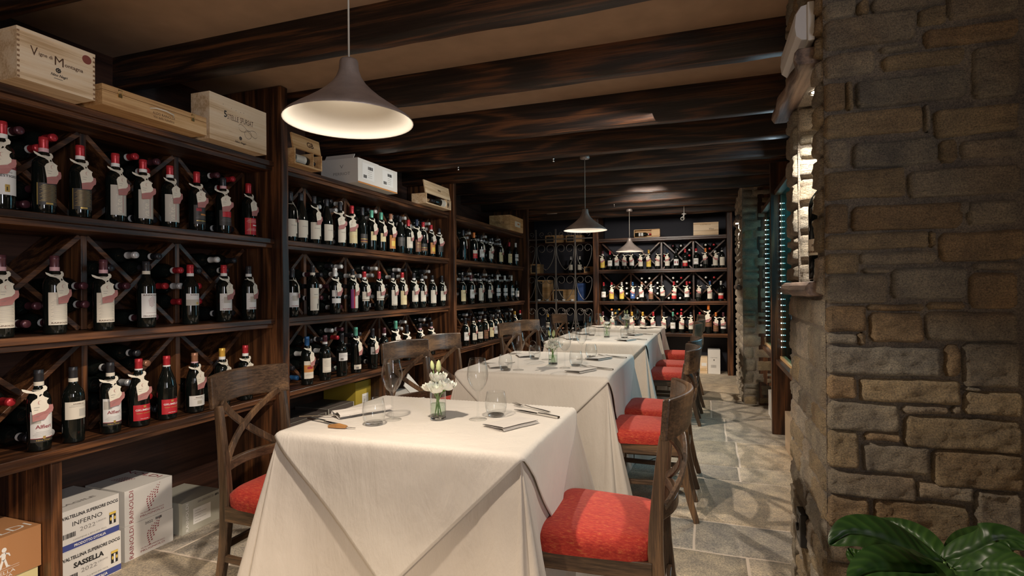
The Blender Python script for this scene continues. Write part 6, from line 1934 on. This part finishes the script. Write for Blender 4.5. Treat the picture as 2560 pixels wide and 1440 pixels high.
# ------------------------------------------------------------------ plant at lower right
def leaf_mesh(path, width, curl=.25, seed=0, roll=0.0):
    """blade along path points with a mid rib"""
    mb = MB(); n = 70; m_ = 22; vs = []
    P = [Vector(q) for q in path]
    def B(s_):
        k = s_ * (len(P) - 1); i = min(int(k), len(P) - 2); t0 = k - i
        p0, p1, p2, p3 = P[max(i - 1, 0)], P[i], P[i + 1], P[min(i + 2, len(P) - 1)]
        return .5 * ((2 * p1) + (p2 - p0) * t0 + (2 * p0 - 5 * p1 + 4 * p2 - p3) * t0 ** 2 + (3 * p1 - p0 - 3 * p2 + p3) * t0 ** 3)
    for i in range(n + 1):
        s_ = i / n; p = B(s_); tn = (B(min(1, s_ + .01)) - B(max(0, s_ - .01))).normalized()
        sd = tn.cross(Vector((0, 0, 1)))
        if sd.length < .05: sd = Vector((1, 0, 0))
        sd.normalize(); up = sd.cross(tn).normalized()
        sd, up = sd * math.cos(roll) + up * math.sin(roll), up * math.cos(roll) - sd * math.sin(roll)
        w_ = width * (math.sin(PI * min(1, s_ ** .75)) ** .8) * (1 - .12 * s_)
        for j in range(m_ + 1):
            q = -1 + 2 * j / m_
            z_ = abs(q) * w_ * curl - .010 * math.exp(-(q * 9) ** 2) + .0012 * math.sin(s_ * 60 - abs(q) * 9) * min(1, abs(q) * 3) * (1 - q * q) + noise.noise((s_ * 4, q * 1.5, seed)) * .006
            z_ -= q * q * w_ * .25
            vs.append(p + sd * (q * w_) + up * z_)
    fs = [(i * (m_ + 1) + j, i * (m_ + 1) + j + 1, (i + 1) * (m_ + 1) + j + 1, (i + 1) * (m_ + 1) + j) for i in range(n) for j in range(m_)]
    mb.add(vs, fs, 'leafgreen', True)
    mb.col = []
    for i in range(n + 1):
        for j in range(m_ + 1):
            q = abs(-1 + 2 * j / m_); s_ = i / n
            k = .5 + .5 * math.sin(s_ * 60 - q * 9); k = k ** 3 * .55 + (.7 if q < .09 else 0)
            mb.col.append((.020 + .028 * k, .062 + .055 * k, .013 + .010 * k))
    return mb


mt, t, b = nt('glossy_leaf')
b.inputs['Base Color'].default_value = (.030, .105, .020, 1); b.inputs['Roughness'].default_value = .42
tc = N(t, 'ShaderNodeTexCoord'); n_ = N(t, 'ShaderNodeTexNoise', Scale=14.0, Detail=3.0); t.links.new(tc.outputs['Object'], n_.inputs['Vector'])
r = ramp(t, [(.3, (.75, .75, .75)), (.7, (1.35, 1.25, 1.1))]); t.links.new(n_.outputs['Fac'], r.inputs['Fac'])
at_ = N(t, 'ShaderNodeAttribute', attribute_name='tint'); mm_ = N(t, 'ShaderNodeMixRGB', blend_type='MULTIPLY'); mm_.inputs[0].default_value = 1
t.links.new(at_.outputs['Color'], mm_.inputs[1]); t.links.new(r.outputs[0], mm_.inputs[2]); t.links.new(mm_.outputs[0], b.inputs['Base Color'])
M['leafgreen'] = mt
PXc, PYc = .515, 1.46
pl = thing('potted_plant', 'leafy green peace lily at the foot of the stone pillar', 'plant', (PXc, PYc, 0))
MB().lathe([(0, 0), (.09, 0), (.115, .02), (.135, .28), (.14, .29), (.13, .29), (.122, .26), (0, .25)], 'pot', 32).obj('pot', pl)
MB().lathe([(0, .266), (.124, .268)], 'soil', 24).obj('soil', pl)
def lw(px, py, Y):       # point for leaf planning, given in the plant's own frame
    q = onY(px, py, Y); return (q.x - PXc, q.y - PYc, q.z)
LV = [([lw(2362, 1405, 1.42), lw(2300, 1388, 1.40), lw(2210, 1345, 1.38), lw(2130, 1330, 1.36), lw(2072, 1362, 1.34)], .050, 1),
      ([lw(2350, 1400, 1.48), lw(2290, 1350, 1.55), lw(2235, 1315, 1.60), lw(2185, 1294, 1.64)], .036, 2),
      ([lw(2352, 1404, 1.44), lw(2410, 1385, 1.42), lw(2470, 1356, 1.40), lw(2520, 1345, 1.40), lw(2590, 1372, 1.38)], .042, 3),
      ([lw(2380, 1405, 1.5), lw(2440, 1370, 1.58), lw(2500, 1345, 1.64), lw(2570, 1360, 1.66)], .040, 4),
      ([lw(2360, 1425, 1.36), lw(2300, 1425, 1.30), lw(2200, 1420, 1.25), lw(2120, 1450, 1.20)], .048, 5),
      ([lw(2365, 1430, 1.34), lw(2350, 1425, 1.26), lw(2390, 1440, 1.20), lw(2430, 1490, 1.14)], .045, 6),
      ([lw(2380, 1420, 1.40), lw(2450, 1420, 1.36), lw(2520, 1425, 1.32), lw(2600, 1460, 1.28)], .050, 7),
      ([lw(2340, 1420, 1.45), lw(2230, 1400, 1.46), lw(2150, 1395, 1.48), lw(2120, 1370, 1.50)], .030, 8),
      ([lw(2380, 1440, 1.42), lw(2480, 1450, 1.44), lw(2540, 1420, 1.46), lw(2580, 1400, 1.48)], .030, 9)]
for pth, wd, sd in LV:
    up_ = Vector((pth[-1][0] - pth[0][0], pth[-1][1] - pth[0][1], 0)).cross(Vector((0, 0, 1)))
    leaf_mesh(pth, wd * 1.25, .22, sd, R(-30) if up_.y < 0 else R(30)).obj('leaf', pl)
    f0 = Vector(pth[0]); s0 = Vector((f0.x * .15 + .01 * math.cos(sd), f0.y * .15 + .01 * math.sin(sd), .27))
    MB().tube([s0, s0.lerp(f0, .5) + Vector((0, 0, .03)), f0], [.005, .004, .003], 'stem', 7).obj('leaf_stalk', pl)

# ------------------------------------------------------------------ small ceiling things
for k, (px, py, lt) in enumerate(((1153, 425, 'tiny metal hook under a beam left of the middle lamp'), (1382, 399, 'tiny metal hook under a beam beside the middle lamp'), (1537, 517, 'tiny metal hook under a far beam'))):
    zz = (2.262, 2.262, 2.288)[k]
    p = onZ(px, py - 5, zz)
    p.y = min([b0[0] + .05 for b0 in beams], key=lambda q: abs(q - p.y))
    z0 = min(beams, key=lambda q: abs(q[0] + .05 - p.y))[1]
    mb = MB(); mb.lathe([(0, -.002), (.009, 0), (.009, .008), (.003, .010), (.003, .018), (.009, .020), (.009, .030), (0, .032)], 'steel', 12)
    tag(mb.obj('ceiling_hook', loc=(p.x, p.y, z0 - .030)), lt, 'hook', 'ceiling hooks')
p = onY(1379, 529, 7.50)
t_ = thing('ceiling_vent', 'small white framed grille hanging under a beam above the gate', 'vent', (p.x, 7.50, p.z))
MB().box(-.075, .075, -.03, .03, -.030, .030, 'white').obj('frame', t_, bevel=.003)
MB().box(-.058, .058, -.032, -.029, -.014, .018, 'inkblack').obj('grille', t_)
p = onY(1706, 545, 8.05)
t_ = thing('security_camera', 'white security camera under the ceiling above the far rack', 'camera', (p.x, 8.10, p.z))
MB().lathe([(0, 0), (.03, 0), (.032, .012), (0, .014)], 'white', 20, (.02, 0, .055)).obj('base', t_)
MB().tube([(.02, 0, .06), (.015, -.01, .03), (0, -.01, .0)], .010, 'white', 10).obj('arm', t_)
mb = MB(); mb.tube([(0.012, .05, .012), (0, -.03, -.006), (-.002, -.045, -.009)], [.024, .027, .025], 'white', 18); o = mb.obj('body', t_)
MB().tube([(-.002, -.045, -.009), (-.003, -.048, -.010)], .017, 'black', 16).obj('lens', t_)
MB().tube([(.02, 0, .065), (.02, 0, ZC - p.z)], .006, 'white', 8).obj('mounting_rod', t_)
# added window frame, out of view on the closed right wall
win = MB(); win.box(2.44, 2.50, -.65, 1.05, .7, .75, 'rackY'); win.box(2.44, 2.50, -.65, 1.05, 2.25, 2.29, 'rackY'); win.box(2.44, 2.50, -.65, -.60, .7, 2.29, 'rackZ'); win.box(2.44, 2.50, 1.0, 1.05, .7, 2.29, 'rackZ')
struct('added_window_frame', win)
